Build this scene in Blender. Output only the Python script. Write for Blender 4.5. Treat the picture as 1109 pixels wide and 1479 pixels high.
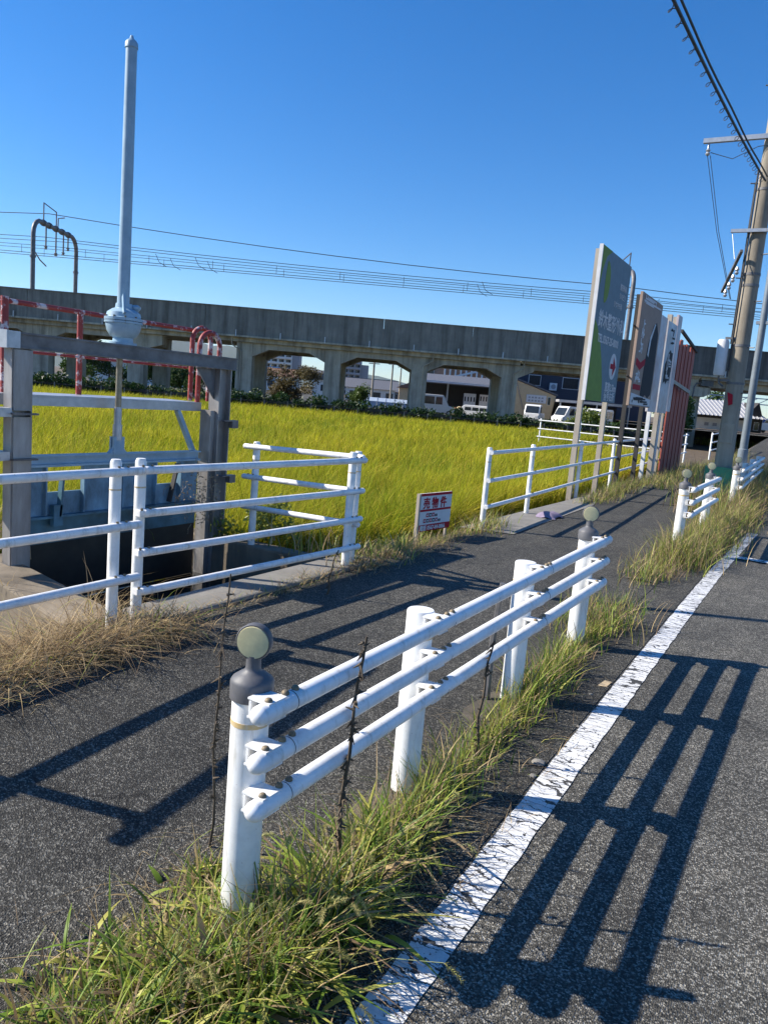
import bpy, math, random
import numpy as np
from mathutils import Vector, Matrix
for o in list(bpy.data.objects): bpy.data.objects.remove(o)
S = bpy.context.scene; COL = S.collection
rnd = random.Random(7); rng = np.random.default_rng(7)
R = math.radians
# ------------------------------------------------------------------ camera
YAW, PITCH, ROLL, CH = 29.6, 8.7, 4.9, 1.62
def cam_axes():
    y, p, r = R(YAW), R(PITCH), R(ROLL)
    f = Vector((-math.sin(y)*math.cos(p), math.cos(y)*math.cos(p), -math.sin(p)))
    rt = Vector((math.cos(y), math.sin(y), 0)); up = rt.cross(f)
    return math.cos(r)*rt+math.sin(r)*up, -math.sin(r)*rt+math.cos(r)*up, f
CR, CU, CF = cam_axes()
cd = bpy.data.cameras.new('camera'); cam = bpy.data.objects.new('camera', cd); COL.objects.link(cam)
m = Matrix((CR, CU, -CF)).transposed().to_4x4(); m.translation = (0, 0, CH); cam.matrix_world = m
cd.sensor_fit = 'VERTICAL'; cd.sensor_height = 36; cd.lens = 36*1111/1479; cd.clip_start = .05; cd.clip_end = 40000
S.camera = cam
# ------------------------------------------------------------------ sky, sun, exposure
SUNV = Vector((1.28, .57, -1)).normalized()
w = bpy.data.worlds.new('World'); S.world = w; w.use_nodes = True
nt = w.node_tree; bg = nt.nodes['Background']
sky = nt.nodes.new('ShaderNodeTexSky'); sky.sky_type = 'NISHITA'; sky.sun_disc = False
sky.sun_elevation = math.asin(-SUNV.z); sky.sun_rotation = math.atan2(-SUNV.x, -SUNV.y)
sky.air_density = 1.0; sky.dust_density = 0.0; sky.ozone_density = 4.0; sky.altitude = 0
hs = nt.nodes.new('ShaderNodeHueSaturation'); hs.inputs['Saturation'].default_value = 1.33
tn_ = nt.nodes.new('ShaderNodeMix'); tn_.data_type = 'RGBA'; tn_.blend_type = 'MULTIPLY'; tn_.inputs[0].default_value = 1; tn_.inputs[7].default_value = (.86, .965, 1.12, 1)
nt.links.new(sky.outputs[0], hs.inputs['Color']); nt.links.new(hs.outputs[0], tn_.inputs[6]); nt.links.new(tn_.outputs[2], bg.inputs[0]); bg.inputs[1].default_value = .09
sd = bpy.data.lights.new('sun', 'SUN'); sd.energy = 5; sd.angle = R(.53); sd.color = (1, .93, .82)
so = bpy.data.objects.new('sun', sd); COL.objects.link(so); so.location = (-20, -10, 30)
so.rotation_euler = SUNV.to_track_quat('-Z', 'Y').to_euler()
S.view_settings.view_transform = 'Standard'; S.view_settings.look = 'None'
S.view_settings.gamma = 1; S.view_settings.exposure = 0.78
# ------------------------------------------------------------------ pixel helpers (a pixel gives a direction only)
FX = 1111.
FH = Vector((-math.sin(R(YAW)), math.cos(R(YAW)), 0)); RH = Vector((math.cos(R(YAW)), math.sin(R(YAW)), 0))
CAMP = Vector((0, 0, CH))
def pray(x, y): return CF+CR*((x-554.5)/FX)-CU*((y-739.5)/FX)
def at_depth(x, y, D): d = pray(x, y); return CAMP+d*(D/d.dot(FH))
def on_ground(x, y, z=0): d = pray(x, y); return CAMP+d*((z-CH)/d.z)
def W(s, D, z=0): v = RH*s+FH*D; return Vector((v.x, v.y, z))
def sdz(x, y, D): P = at_depth(x, y, D); return P.dot(RH), P.z
# ------------------------------------------------------------------ materials
def mat(name): 
    mm = bpy.data.materials.new(name); mm.use_nodes = True
    return mm, mm.node_tree.nodes, mm.node_tree.links, mm.node_tree.nodes['Principled BSDF']
def ramp(n, stops):
    r = n.new('ShaderNodeValToRGB'); e = r.color_ramp.elements
    while len(e) < len(stops): e.new(.5)
    for k, (p, c) in enumerate(stops):
        e[k].position = p; e[k].color = (*c, 1) if len(c) == 3 else c
    return r
def noise(n, l, scale, detail=5, rough=.6, vec=None, kind='Object', stretch=None):
    t = n.new('ShaderNodeTexNoise'); t.inputs['Scale'].default_value = scale; t.inputs['Detail'].default_value = detail
    t.inputs['Roughness'].default_value = rough
    c = n.new('ShaderNodeTexCoord'); out = c.outputs[kind]
    if stretch:
        mp = n.new('ShaderNodeMapping'); mp.inputs['Scale'].default_value = stretch; l.new(out, mp.inputs[0]); out = mp.outputs[0]
    l.new(out, t.inputs['Vector']); return t
def bump(n, l, src, b, strength=.3, dist=.01):
    k = n.new('ShaderNodeBump'); k.inputs['Strength'].default_value = strength; k.inputs['Distance'].default_value = dist
    l.new(src, k.inputs['Height']); l.new(k.outputs[0], b.inputs['Normal']); return k
def pm(name, c, rough=.6, c2=None, scale=8, bmp=0, metal=0, stretch=None, lo=.35, hi=.7, bscale=None):
    mm, n, l, b = mat(name)
    c2 = c2 or tuple(x*.8 for x in c)
    t = noise(n, l, scale, 8, .65, stretch=stretch); r = ramp(n, [(lo, c2), (hi, c)])
    l.new(t.outputs[0], r.inputs[0]); l.new(r.outputs[0], b.inputs['Base Color'])
    b.inputs['Roughness'].default_value = rough; b.inputs['Metallic'].default_value = metal
    if bmp:
        t2 = noise(n, l, bscale or scale*6, 6, .6); bump(n, l, t2.outputs[0], b, bmp, .006)
    return mm
def leafmat(name, trans=.35, rough=.5, spec=.3):
    mm, n, l, b = mat(name)
    a = n.new('ShaderNodeAttribute'); a.attribute_name = 'Col'
    l.new(a.outputs['Color'], b.inputs['Base Color']); b.inputs['Roughness'].default_value = rough
    b.inputs['Specular IOR Level'].default_value = spec
    tr = n.new('ShaderNodeBsdfTranslucent'); l.new(a.outputs['Color'], tr.inputs['Color'])
    mx = n.new('ShaderNodeMixShader'); mx.inputs[0].default_value = trans
    l.new(b.outputs[0], mx.inputs[1]); l.new(tr.outputs[0], mx.inputs[2]); l.new(mx.outputs[0], n['Material Output'].inputs[0])
    return mm
def asphalt(name, base, light, frac=.62, scale=95, crack=True):
    mm, n, l, b = mat(name)
    tc = n.new('ShaderNodeTexCoord')
    v = n.new('ShaderNodeTexVoronoi'); v.inputs['Scale'].default_value = scale; l.new(tc.outputs['Object'], v.inputs['Vector'])
    sep = n.new('ShaderNodeSeparateColor'); l.new(v.outputs['Color'], sep.inputs[0])
    d = tuple(x*.3 for x in base)
    r = ramp(n, [(0, d), (frac, base), (frac+.2, tuple((a+c)/2 for a, c in zip(base, light))), (1, light)])
    l.new(sep.outputs[0], r.inputs[0])
    big = noise(n, l, .9, 6, .68, stretch=(1, .35, 1)); rb = ramp(n, [(.32, (.6, .6, .6)), (.5, (.95, .95, .94)), (.68, (1.25, 1.23, 1.19))]); l.new(big.outputs[0], rb.inputs[0])
    mid = noise(n, l, 5, 8, .75); rm = ramp(n, [(.3, (.65, .65, .65)), (.7, (1.22, 1.21, 1.18))]); l.new(mid.outputs[0], rm.inputs[0])
    mx = n.new('ShaderNodeMix'); mx.data_type = 'RGBA'; mx.blend_type = 'MULTIPLY'; mx.inputs[0].default_value = 1
    l.new(r.outputs[0], mx.inputs[6]); l.new(rb.outputs[0], mx.inputs[7])
    mx2 = n.new('ShaderNodeMix'); mx2.data_type = 'RGBA'; mx2.blend_type = 'MULTIPLY'; mx2.inputs[0].default_value = 1
    l.new(mx.outputs[2], mx2.inputs[6]); l.new(rm.outputs[0], mx2.inputs[7])
    out = mx2.outputs[2]
    if crack:
        wn = noise(n, l, 2.5, 4, .6)
        vc = n.new('ShaderNodeTexVoronoi'); vc.feature = 'DISTANCE_TO_EDGE'; vc.inputs['Scale'].default_value = .75
        ad = n.new('ShaderNodeVectorMath'); ad.operation = 'MULTIPLY_ADD'; ad.inputs[1].default_value = (.55, .55, 0)
        l.new(wn.outputs['Color'], ad.inputs[0]); l.new(tc.outputs['Object'], ad.inputs[2]); l.new(ad.outputs[0], vc.inputs['Vector'])
        rc = ramp(n, [(0, (.2, .2, .2)), (.008, (1, 1, 1))]); l.new(vc.outputs['Distance'], rc.inputs[0])
        gate = noise(n, l, .35, 2); rg = ramp(n, [(.56, (1, 1, 1)), (.6, (0, 0, 0))]); l.new(gate.outputs[0], rg.inputs[0])
        mxg = n.new('ShaderNodeMix'); mxg.data_type = 'RGBA'; mxg.blend_type = 'LIGHTEN'; mxg.inputs[0].default_value = 1
        l.new(rc.outputs[0], mxg.inputs[6]); l.new(rg.outputs[0], mxg.inputs[7])
        mx3 = n.new('ShaderNodeMix'); mx3.data_type = 'RGBA'; mx3.blend_type = 'MULTIPLY'; mx3.inputs[0].default_value = 1
        l.new(out, mx3.inputs[6]); l.new(mxg.outputs[2], mx3.inputs[7]); out = mx3.outputs[2]
    l.new(out, b.inputs['Base Color']); b.inputs['Roughness'].default_value = .82
    b.inputs['Specular IOR Level'].default_value = .35
    bump(n, l, v.outputs['Distance'], b, .9, .006)
    return mm
def paintline(name, road_c, horizontal=False):
    mm, n, l, b = mat(name)
    tc = n.new('ShaderNodeTexCoord'); mp = n.new('ShaderNodeMapping')
    mp.inputs['Scale'].default_value = (4.2, 24, 1) if not horizontal else (24, 4.2, 1)
    wn = noise(n, l, 9, 5, .7)
    ad = n.new('ShaderNodeVectorMath'); ad.operation = 'MULTIPLY_ADD'; ad.inputs[1].default_value = (.10, .10, 0)
    l.new(wn.outputs['Color'], ad.inputs[0]); l.new(tc.outputs['Object'], ad.inputs[2]); l.new(ad.outputs[0], mp.inputs[0])
    v = n.new('ShaderNodeTexVoronoi'); v.feature = 'DISTANCE_TO_EDGE'; v.inputs['Scale'].default_value = 1; l.new(mp.outputs[0], v.inputs['Vector'])
    g = noise(n, l, 1.6, 5, .7); th = n.new('ShaderNodeMapRange'); th.inputs[1].default_value = .3; th.inputs[2].default_value = .75
    th.inputs[3].default_value = .008; th.inputs[4].default_value = .07; l.new(g.outputs[0], th.inputs[0])
    gt = n.new('ShaderNodeMath'); gt.operation = 'GREATER_THAN'; l.new(v.outputs['Distance'], gt.inputs[0]); l.new(th.outputs[0], gt.inputs[1])
    fl = noise(n, l, 38, 4, .7); f2 = n.new('ShaderNodeMath'); f2.operation = 'GREATER_THAN'; f2.inputs[1].default_value = .36; l.new(fl.outputs[0], f2.inputs[0])
    mu = n.new('ShaderNodeMath'); mu.operation = 'MULTIPLY'; l.new(gt.outputs[0], mu.inputs[0]); l.new(f2.outputs[0], mu.inputs[1])
    dn = noise(n, l, 14, 5, .7); rd = ramp(n, [(.3, (.5, .5, .49)), (.65, (.8, .8, .79))]); l.new(dn.outputs[0], rd.inputs[0])
    mx = n.new('ShaderNodeMix'); mx.data_type = 'RGBA'; mx.inputs[6].default_value = (*road_c, 1)
    l.new(mu.outputs[0], mx.inputs[0]); l.new(rd.outputs[0], mx.inputs[7]); l.new(mx.outputs[2], b.inputs['Base Color'])
    b.inputs['Roughness'].default_value = .7; bump(n, l, mu.outputs[0], b, .6, .003)
    return mm
def concrete(name, c, streak=True, scale=1.2):
    mm, n, l, b = mat(name)
    t = noise(n, l, scale, 9, .68); r = ramp(n, [(.3, tuple(x*.68 for x in c)), (.7, c)]); l.new(t.outputs[0], r.inputs[0]); out = r.outputs[0]
    if streak:
        t2 = noise(n, l, 1.6, 6, .7, stretch=(1, 1, .08)); r2 = ramp(n, [(.36, (.38, .37, .35)), (.5, (.85, .85, .84)), (.64, (1.18, 1.17, 1.14))]); l.new(t2.outputs[0], r2.inputs[0])
        mx = n.new('ShaderNodeMix'); mx.data_type = 'RGBA'; mx.blend_type = 'MULTIPLY'; mx.inputs[0].default_value = .8
        l.new(out, mx.inputs[6]); l.new(r2.outputs[0], mx.inputs[7]); out = mx.outputs[2]
    l.new(out, b.inputs['Base Color']); b.inputs['Roughness'].default_value = .9
    t3 = noise(n, l, 30, 8, .7); bump(n, l, t3.outputs[0], b, .35, .01)
    return mm
def peeling(name, c_paint, c_bare, thr=.52, scale=9, rough=.55):
    mm, n, l, b = mat(name)
    t = noise(n, l, scale, 8, .7); r = ramp(n, [(thr-.03, c_paint), (thr+.03, c_bare)]); l.new(t.outputs[0], r.inputs[0])
    l.new(r.outputs[0], b.inputs['Base Color']); b.inputs['Roughness'].default_value = rough
    bump(n, l, t.outputs[0], b, .15, .004); return mm
M = {}
M['road'] = asphalt('road_asphalt', (.10, .094, .080), (.40, .38, .335), .64, 165)
M['walk'] = asphalt('sidewalk_asphalt', (.062, .0585, .050), (.26, .247, .215), .66, 165)
M['line'] = paintline('white_line_paint', (.05, .048, .045)); M['lineh'] = paintline('white_line_paint_cross', (.05, .048, .045), True)
M['white'] = pm('white_painted_steel', (.82, .83, .84), .38, (.66, .66, .64), 5, .05)
M['wpost'] = pm('white_post_steel', (.84, .84, .83), .42, (.6, .59, .55), 4, .06, lo=.28, hi=.55)
def grimy(name, c, rough):
    mm, n, l, b = mat(name)
    t = noise(n, l, 6, 8, .7); r = ramp(n, [(.3, tuple(x*.78 for x in c)), (.55, c)]); l.new(t.outputs[0], r.inputs[0])
    t2 = noise(n, l, 16, 6, .75, stretch=(1, 1, .12)); r2 = ramp(n, [(.28, (.62, .58, .5)), (.46, (1, 1, 1))]); l.new(t2.outputs[0], r2.inputs[0])
    mx = n.new('ShaderNodeMix'); mx.data_type = 'RGBA'; mx.blend_type = 'MULTIPLY'; mx.inputs[0].default_value = .95; l.new(r.outputs[0], mx.inputs[6]); l.new(r2.outputs[0], mx.inputs[7])
    t3 = noise(n, l, 55, 5, .7); r3 = ramp(n, [(.68, (0, 0, 0)), (.72, (1, 1, 1))]); l.new(t3.outputs[0], r3.inputs[0])
    mx2 = n.new('ShaderNodeMix'); mx2.data_type = 'RGBA'; l.new(r3.outputs[0], mx2.inputs[0]); l.new(mx.outputs[2], mx2.inputs[6]); mx2.inputs[7].default_value = (.2, .1, .045, 1)
    l.new(mx2.outputs[2], b.inputs['Base Color']); b.inputs['Roughness'].default_value = rough; bump(n, l, t.outputs[0], b, .08, .003); return mm
M['white'] = grimy('white_painted_steel', (.83, .83, .83), .4); M['wpost'] = grimy('white_post_steel', (.84, .84, .82), .45)
M['cap'] = pm('grey_plastic_cap', (.13, .13, .14), .55, (.085, .085, .09), 14, .1)
M['lens'] = pm('cream_reflector_lens', (.72, .64, .36), .3, (.58, .52, .3), 30)
M['bolt'] = pm('rusty_bolt', (.3, .22, .12), .6, (.14, .12, .09), 60, .2, .3)
M['band'] = pm('aged_tape_band', (.62, .42, .14), .6, (.55, .5, .42), 30)
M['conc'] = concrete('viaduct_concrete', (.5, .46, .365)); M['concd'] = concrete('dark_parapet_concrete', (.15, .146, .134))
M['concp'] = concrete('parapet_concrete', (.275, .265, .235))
M['concw'] = concrete('canal_concrete', (.27, .22, .16), True, 3); M['kerb'] = concrete('kerb_concrete', (.24, .225, .2), False, 4)
M['pole'] = concrete('pole_concrete', (.40, .35, .28), True, 2)
M['soil'] = pm('soil', (.16, .115, .07), .95, (.07, .05, .03), 3, .6, bscale=40)
M['dirt'] = pm('verge_dirt', (.12, .10, .075), .95, (.045, .04, .032), 9, .6, bscale=60)
M['steel'] = pm('weathered_steel', (.42, .405, .39), .5, (.2, .18, .165), 5, .1, .25, stretch=(1, 1, .25))
M['steeld'] = pm('dark_weathered_steel', (.2, .195, .2), .5, (.1, .095, .095), 6, .1, .2)
M['galv'] = pm('galvanised_steel', (.5, .52, .55), .42, (.36, .38, .41), 10, .05, .5)
M['lampsteel'] = pm('dull_lamp_steel', (.2, .24, .28), .55, (.15, .18, .21), 6, .05, .2)
M['blue'] = pm('pale_blue_paint', (.36, .50, .60), .4, (.24, .36, .45), 6, .06)
M['leaf_blue'] = pm('gate_leaf_blue', (.24, .42, .56), .5, (.09, .15, .19), 4.5, .12, stretch=(1, 1, .6))
M['leaf_dark'] = pm('gate_leaf_dark_blue', (.10, .25, .34), .4, (.04, .08, .10), 2.2, .1)  # darker blue for the lower leaf plate, rib and hinge bar
M['sill'] = pm('dark_brown_sill', (.03, .027, .022), .5, (.012, .011, .01), 4, .2)  # near-black brown for the plate below the blue leaf
M['redp'] = peeling('peeling_red_paint', (.30, .035, .03), (.62, .55, .56), .55, 7)
M['redw'] = pm('red_brown_boards', (.48, .12, .075), .7, (.3, .065, .045), 5, .2, stretch=(1, 1, .2))
M['stemm'] = pm('greased_stem', (.33, .29, .22), .35, (.2, .17, .12), 14, .05, .5)
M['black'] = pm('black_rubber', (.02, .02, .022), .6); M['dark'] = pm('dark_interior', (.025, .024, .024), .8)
M['wire'] = pm('wire', (.03, .03, .032), .6)
M['glass'] = pm('window_glass', (.03, .04, .05), .08, (.02, .025, .03), 3); M['carw'] = pm('white_car_paint', (.8, .8, .8), .25, (.74, .74, .74), 3)
M['wallw'] = pm('white_wall', (.72, .71, .68), .8, (.6, .59, .56), 2); M['walltan'] = pm('tan_wall', (.66, .5, .3), .8, (.58, .43, .25), 2)
M['wallg'] = pm('grey_wall', (.33, .33, .35), .8, (.27, .27, .29), 2); M['walln'] = pm('navy_siding', (.035, .045, .075), .7, (.025, .03, .05), 4, stretch=(.1, .1, 6))
M['wallb'] = pm('brown_brick_wall', (.3, .2, .15), .8, (.24, .15, .11), 3); M['roofg'] = pm('grey_roof_tile', (.16, .16, .17), .6, (.1, .1, .11), 5)
M['rooflt'] = pm('pale_metal_roof', (.55, .55, .56), .45, (.45, .45, .46), 4, 0, .3); M['roofbr'] = pm('brown_roof_tile', (.24, .13, .09), .7, (.17, .09, .06), 5)
M['roofbl'] = pm('blue_roof_sheet', (.08, .2, .38), .5, (.06, .15, .3), 5)
M['tarp'] = pm('pale_blue_tarp', (.42, .5, .6), .5, (.3, .37, .46), 3, .2)
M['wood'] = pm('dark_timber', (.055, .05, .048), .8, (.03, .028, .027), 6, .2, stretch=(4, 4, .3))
M['bark'] = pm('bark', (.13, .1, .07), .95, (.06, .045, .03), 12, .6)
M['green'] = pm('green_plastic', (.05, .3, .16), .5, (.04, .22, .12), 6); M['cloth'] = pm('mauve_cloth', (.3, .24, .33), .9, (.2, .16, .23), 20, .3)
M['twig'] = pm('pale_dead_twig', (.34, .28, .2), .9, (.2, .15, .1), 30)
M['leaf'] = leafmat('foliage', .3); M['rice'] = leafmat('rice_blades', .45, .6, .1); M['dry'] = leafmat('dry_straw', .25, .7)
M['mtn'] = pm('wooded_mountain', (.05, .075, .04), .95, (.03, .05, .03), .002)
M['water'] = pm('still_dark_water', (.012, .014, .012), .06, (.01, .011, .01), 2)
# ------------------------------------------------------------------ mesh tools
class MB:
    def __init__(s): s.v = []; s.f = []
    def add(s, vs, fs): o = len(s.v); s.v += [tuple(p) for p in vs]; s.f += [tuple(i+o for i in f) for f in fs]; return s
    def box(s, x0, x1, y0, y1, z0, z1):
        return s.add([(x0,y0,z0),(x1,y0,z0),(x1,y1,z0),(x0,y1,z0),(x0,y0,z1),(x1,y0,z1),(x1,y1,z1),(x0,y1,z1)],
                     [(0,3,2,1),(4,5,6,7),(0,1,5,4),(1,2,6,5),(2,3,7,6),(3,0,4,7)])
    def bar(s, p, q, w, h, up=(0,0,1)):      # rectangular bar from p to q
        p, q = Vector(p), Vector(q); d = (q-p).normalized(); u = Vector(up)
        if abs(d.dot(u)) > .99: u = Vector((1,0,0))
        a = d.cross(u).normalized()*w/2; b = a.cross(d).normalized()*h/2
        vs = [c+x*a+y*b for c in (p, q) for x, y in ((-1,-1),(1,-1),(1,1),(-1,1))]
        return s.add(vs, [(3,2,1,0),(4,5,6,7),(0,1,5,4),(1,2,6,5),(2,3,7,6),(3,0,4,7)])
    def tube(s, pts, r, n=12, caps=True):
        pts = [Vector(p) for p in pts]; rs = r if isinstance(r, (list, tuple)) else [r]*len(pts); vs = []; prev = None
        for i, p in enumerate(pts):
            d = (pts[min(i+1, len(pts)-1)]-pts[max(i-1, 0)]).normalized()
            if prev is None: u = Vector((0,0,1)) if abs(d.z) < .9 else Vector((1,0,0)); a = d.cross(u).normalized()
            else: a = (prev-d*prev.dot(d)).normalized()
            prev = a; b = d.cross(a)
            vs += [p+(a*math.cos(2*math.pi*k/n)+b*math.sin(2*math.pi*k/n))*rs[i] for k in range(n)]
        fs = [(i*n+k, i*n+(k+1)%n, (i+1)*n+(k+1)%n, (i+1)*n+k) for i in range(len(pts)-1) for k in range(n)]
        if caps: fs += [tuple(range(n))[::-1], tuple((len(pts)-1)*n+k for k in range(n))]
        return s.add(vs, fs)
    def round_rail(s, p, q, r, n=14, ends=(True, True)):   # pipe with domed ends
        p, q = Vector(p), Vector(q); d = (q-p).normalized(); pts = []; rs = []
        if ends[0]:
            for a in (89, 78, 66, 54, 42, 30, 18, 8): pts.append(p-d*r*math.sin(R(a))*.95); rs.append(r*math.cos(R(a)))
        pts += [p, q]; rs += [r, r]
        if ends[1]:
            for a in (8, 18, 30, 42, 54, 66, 78, 89): pts.append(q+d*r*math.sin(R(a))*.95); rs.append(r*math.cos(R(a)))
        return s.tube(pts, rs, n)
    def lathe(s, prof, c=(0,0,0), n=20, axis=(0,0,1)):
        c = Vector(c); ax = Vector(axis).normalized(); return s.tube_prof([(c+ax*h, r) for r, h in prof], ax, n)
    def tube_prof(s, pr, ax, n):
        u = Vector((1,0,0)) if abs(ax.x) < .9 else Vector((0,1,0)); a = ax.cross(u).normalized(); b = ax.cross(a); vs = []
        for p, r in pr: vs += [p+(a*math.cos(2*math.pi*k/n)+b*math.sin(2*math.pi*k/n))*max(r, 1e-4) for k in range(n)]
        fs = [(i*n+k, i*n+(k+1)%n, (i+1)*n+(k+1)%n, (i+1)*n+k) for i in range(len(pr)-1) for k in range(n)]
        fs += [tuple(range(n))[::-1], tuple((len(pr)-1)*n+k for k in range(n))]
        return s.add(vs, fs)
    def prism(s, poly, d):                  # polygon (3D points) pushed along d
        n = len(poly); d = Vector(d); a = [Vector(p) for p in poly]
        return s.add(a+[p+d for p in a], [tuple(range(n))[::-1], tuple(range(n, 2*n))]+[(k, (k+1)%n, n+(k+1)%n, n+k) for k in range(n)])
    def build(s, name, m_, parent=None, off=None, smooth=False, bev=0):
        me = bpy.data.meshes.new(name)
        o_ = Vector(off) if off is not None else Vector((0,0,0))
        me.from_pydata([Vector(p)-o_ for p in s.v], [], s.f); me.update()
        import bmesh
        bm = bmesh.new(); bm.from_mesh(me); bmesh.ops.recalc_face_normals(bm, faces=bm.faces); bm.to_mesh(me); bm.free()
        me.materials.append(M[m_] if isinstance(m_, str) else m_)
        if smooth:
            me.polygons.foreach_set('use_smooth', [True]*len(me.polygons)); me.set_sharp_from_angle(angle=R(40))
        ob = bpy.data.objects.new(name, me); COL.objects.link(ob)
        if parent is not None: ob.parent = parent
        elif off is not None: ob.location = o_
        if bev:
            b = ob.modifiers.new('bevel', 'BEVEL'); b.width = bev; b.segments = 2; b.limit_method = 'ANGLE'
        return ob
def tag(o, label=None, cat=None, group=None, kind=None):
    if label: o['label'] = label
    if cat: o['category'] = cat
    if group: o['group'] = group
    if kind: o['kind'] = kind
    return o
def thing(name, loc, label, cat, group=None, rz=0):
    o = bpy.data.objects.new(name, None); o.empty_display_size = .2; COL.objects.link(o); o.location = loc; o.rotation_euler = (0, 0, rz)
    return tag(o, label, cat, group)
def struct(o): return tag(o, kind='structure')
def copy_tree(o, parent=None):
    c = o.copy(); COL.objects.link(c); c.parent = parent
    for ch in [x for x in bpy.data.objects if x.parent == o]: copy_tree(ch, c)
    return c
def blades_mesh(name, base, h, lean_az, lean, width, col, segs=3, mat_='leaf', kind='stuff', parent=None, droop=1.6, colvar=.15, wprof=None):
    """many curved tapering blades as one mesh. base (N,3), h, lean_az, lean, width (N,), col (N,3)"""
    N = len(base); rows = segs+1; t = np.linspace(0, 1, rows)
    dirx = np.cos(lean_az); diry = np.sin(lean_az)
    horiz = (lean*h)[:, None]*(t[None]**droop); vert = h[:, None]*(t[None]-.35*lean[:, None]*t[None]**2.2)
    cx = base[:, 0, None]+dirx[:, None]*horiz; cy = base[:, 1, None]+diry[:, None]*horiz; cz = base[:, 2, None]+vert
    wa = lean_az+np.pi/2+rng.normal(0, .5, N)
    wp = (1-t**1.6)*.92+.08 if wprof is None else np.interp(t, *wprof)
    ww = width[:, None]*wp[None]/2
    L = np.stack([cx-np.cos(wa)[:, None]*ww, cy-np.sin(wa)[:, None]*ww, cz], -1); Rr = np.stack([cx+np.cos(wa)[:, None]*ww, cy+np.sin(wa)[:, None]*ww, cz], -1)
    V = np.stack([L, Rr], 2).reshape(-1, 3)
    i0 = (np.arange(N)*rows*2)[:, None]+np.arange(segs)[None]*2
    F = np.stack([i0, i0+1, i0+3, i0+2], -1).reshape(-1, 4)
    C = np.repeat(np.clip(col*(1+rng.normal(0, colvar, (N, 1))), .005, 1), rows*2, 0)
    return raw_mesh(name, V, F, C, mat_, kind, parent)
def raw_mesh(name, V, F, C, mat_, kind=None, parent=None, off=None):
    me = bpy.data.meshes.new(name); nf = len(F); k = F.shape[1]
    if off is not None: V = V-np.array(off)
    me.vertices.add(len(V)); me.vertices.foreach_set('co', V.astype(np.float32).ravel())
    me.loops.add(nf*k); me.loops.foreach_set('vertex_index', F.astype(np.int32).ravel())
    me.polygons.add(nf); me.polygons.foreach_set('loop_start', (np.arange(nf)*k).astype(np.int32))
    me.update(calc_edges=True); me.validate()
    if C is not None:
        ca = me.color_attributes.new('Col', 'FLOAT_COLOR', 'POINT')
        ca.data.foreach_set('color', np.concatenate([C, np.ones((len(C), 1))], 1).astype(np.float32).ravel())
    me.materials.append(M[mat_]); o = bpy.data.objects.new(name, me); COL.objects.link(o)
    if parent is not None: o.parent = parent
    elif off is not None: o.location = off
    if kind: o['kind'] = kind
    return o
def leaves(name, blobs, n, size, cols, parent, mat_='leaf', flat=.0):
    """leaf faces spread through ellipsoid blobs (cx,cy,cz,rx,ry,rz), local coordinates"""
    bl = np.array(blobs, float); vol = bl[:, 3]*bl[:, 4]*bl[:, 5]; pick = rng.choice(len(bl), n, p=vol/vol.sum()); B = bl[pick]
    d = rng.normal(size=(n, 3)); d /= np.linalg.norm(d, axis=1)[:, None]; r = rng.random(n)**.42*(1+rng.normal(0, .1, n))
    P = B[:, :3]+d*r[:, None]*B[:, 3:]
    a = rng.normal(size=(n, 3)); a /= np.linalg.norm(a, axis=1)[:, None]; b = np.cross(a, rng.normal(size=(n, 3))); b /= np.linalg.norm(b, axis=1)[:, None]
    sz = size*rng.uniform(.55, 1.4, n)[:, None]
    V = np.stack([P-a*sz, P+b*sz*.45, P+a*sz, P-b*sz*.45], 1).reshape(-1, 3); F = np.arange(n*4).reshape(-1, 4)
    tone = rng.random(len(bl))[pick]*.5+rng.random(n)*.5
    c0, c1 = np.array(cols[0]), np.array(cols[1]); C = np.repeat(c0+(c1-c0)*tone[:, None], 4, 0)
    return raw_mesh(name, V, F, C, mat_, None, parent)
def arr(*a): return np.array(a, float)
def mixcol(n, cols, p): return np.array(cols, float)[rng.choice(len(cols), n, p=p)]
# ================================================================== ground
def sheet(name, pts, z, m_): return struct(MB().add([(x, y, z) for x, y in pts], [tuple(range(len(pts)))]).build(name, m_))
def gridmesh(name, xs, ys, zf, m_):
    vs = [(x, y, zf(x, y)) for y in ys for x in xs]; nx = len(xs)
    fs = [(j*nx+i, j*nx+i+1, (j+1)*nx+i+1, (j+1)*nx+i) for j in range(len(ys)-1) for i in range(nx-1)]
    return struct(MB().add(vs, fs).build(name, m_, smooth=True))
sheet('ground', [(-12000, -3000), (12000, -3000), (12000, 12000), (-12000, 12000)], -.62, 'soil')
def rise(y): t = min(max((y-32)/26, 0), 1); return .95*t*t*(3-2*t)
def gz(x, y):        # the carriageway falls a little towards the camera; the path tilts to meet it
    k = min(max((x+3.5)/1.9, 0), 1); g = np.interp(y, [-6, -1, 1.8, 3.5, 5.5, 7.5, 10], [-.42, -.3, -.2, -.125, -.068, -.028, 0])
    return rise(y)+float(g)*k*k*(3-2*k)
ys = [-8, -4, -2, 0]+[.5*k for k in range(1, 24)]+[12, 14, 20, 26, 30]+[32+2*k for k in range(15)]+[70, 90, 130, 200]
gridmesh('road', [-1.30, 7.5], ys, lambda x, y: gz(x, y), 'road')
gridmesh('sidewalk', list(np.linspace(-3.62, -1.30, 16)), ys[:-6], lambda x, y: gz(x, y)+.004, 'walk')
gridmesh('cross_street', [-14, 60], [58.5, 64], lambda x, y: .958, 'road')
def bank(x, y):      # slope from the path edge down to the field
    t = min(max((-3.62-x)/1.1, 0), 1); return rise(y)*(1-t)-.46*t*t*(3-2*t)-.003
gridmesh('field_bank', list(np.linspace(-4.9, -3.62, 8)), [6.3, 8, 10, 14, 18, 24, 30, 36, 42, 48, 54, 58.4], bank, 'dirt')
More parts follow.
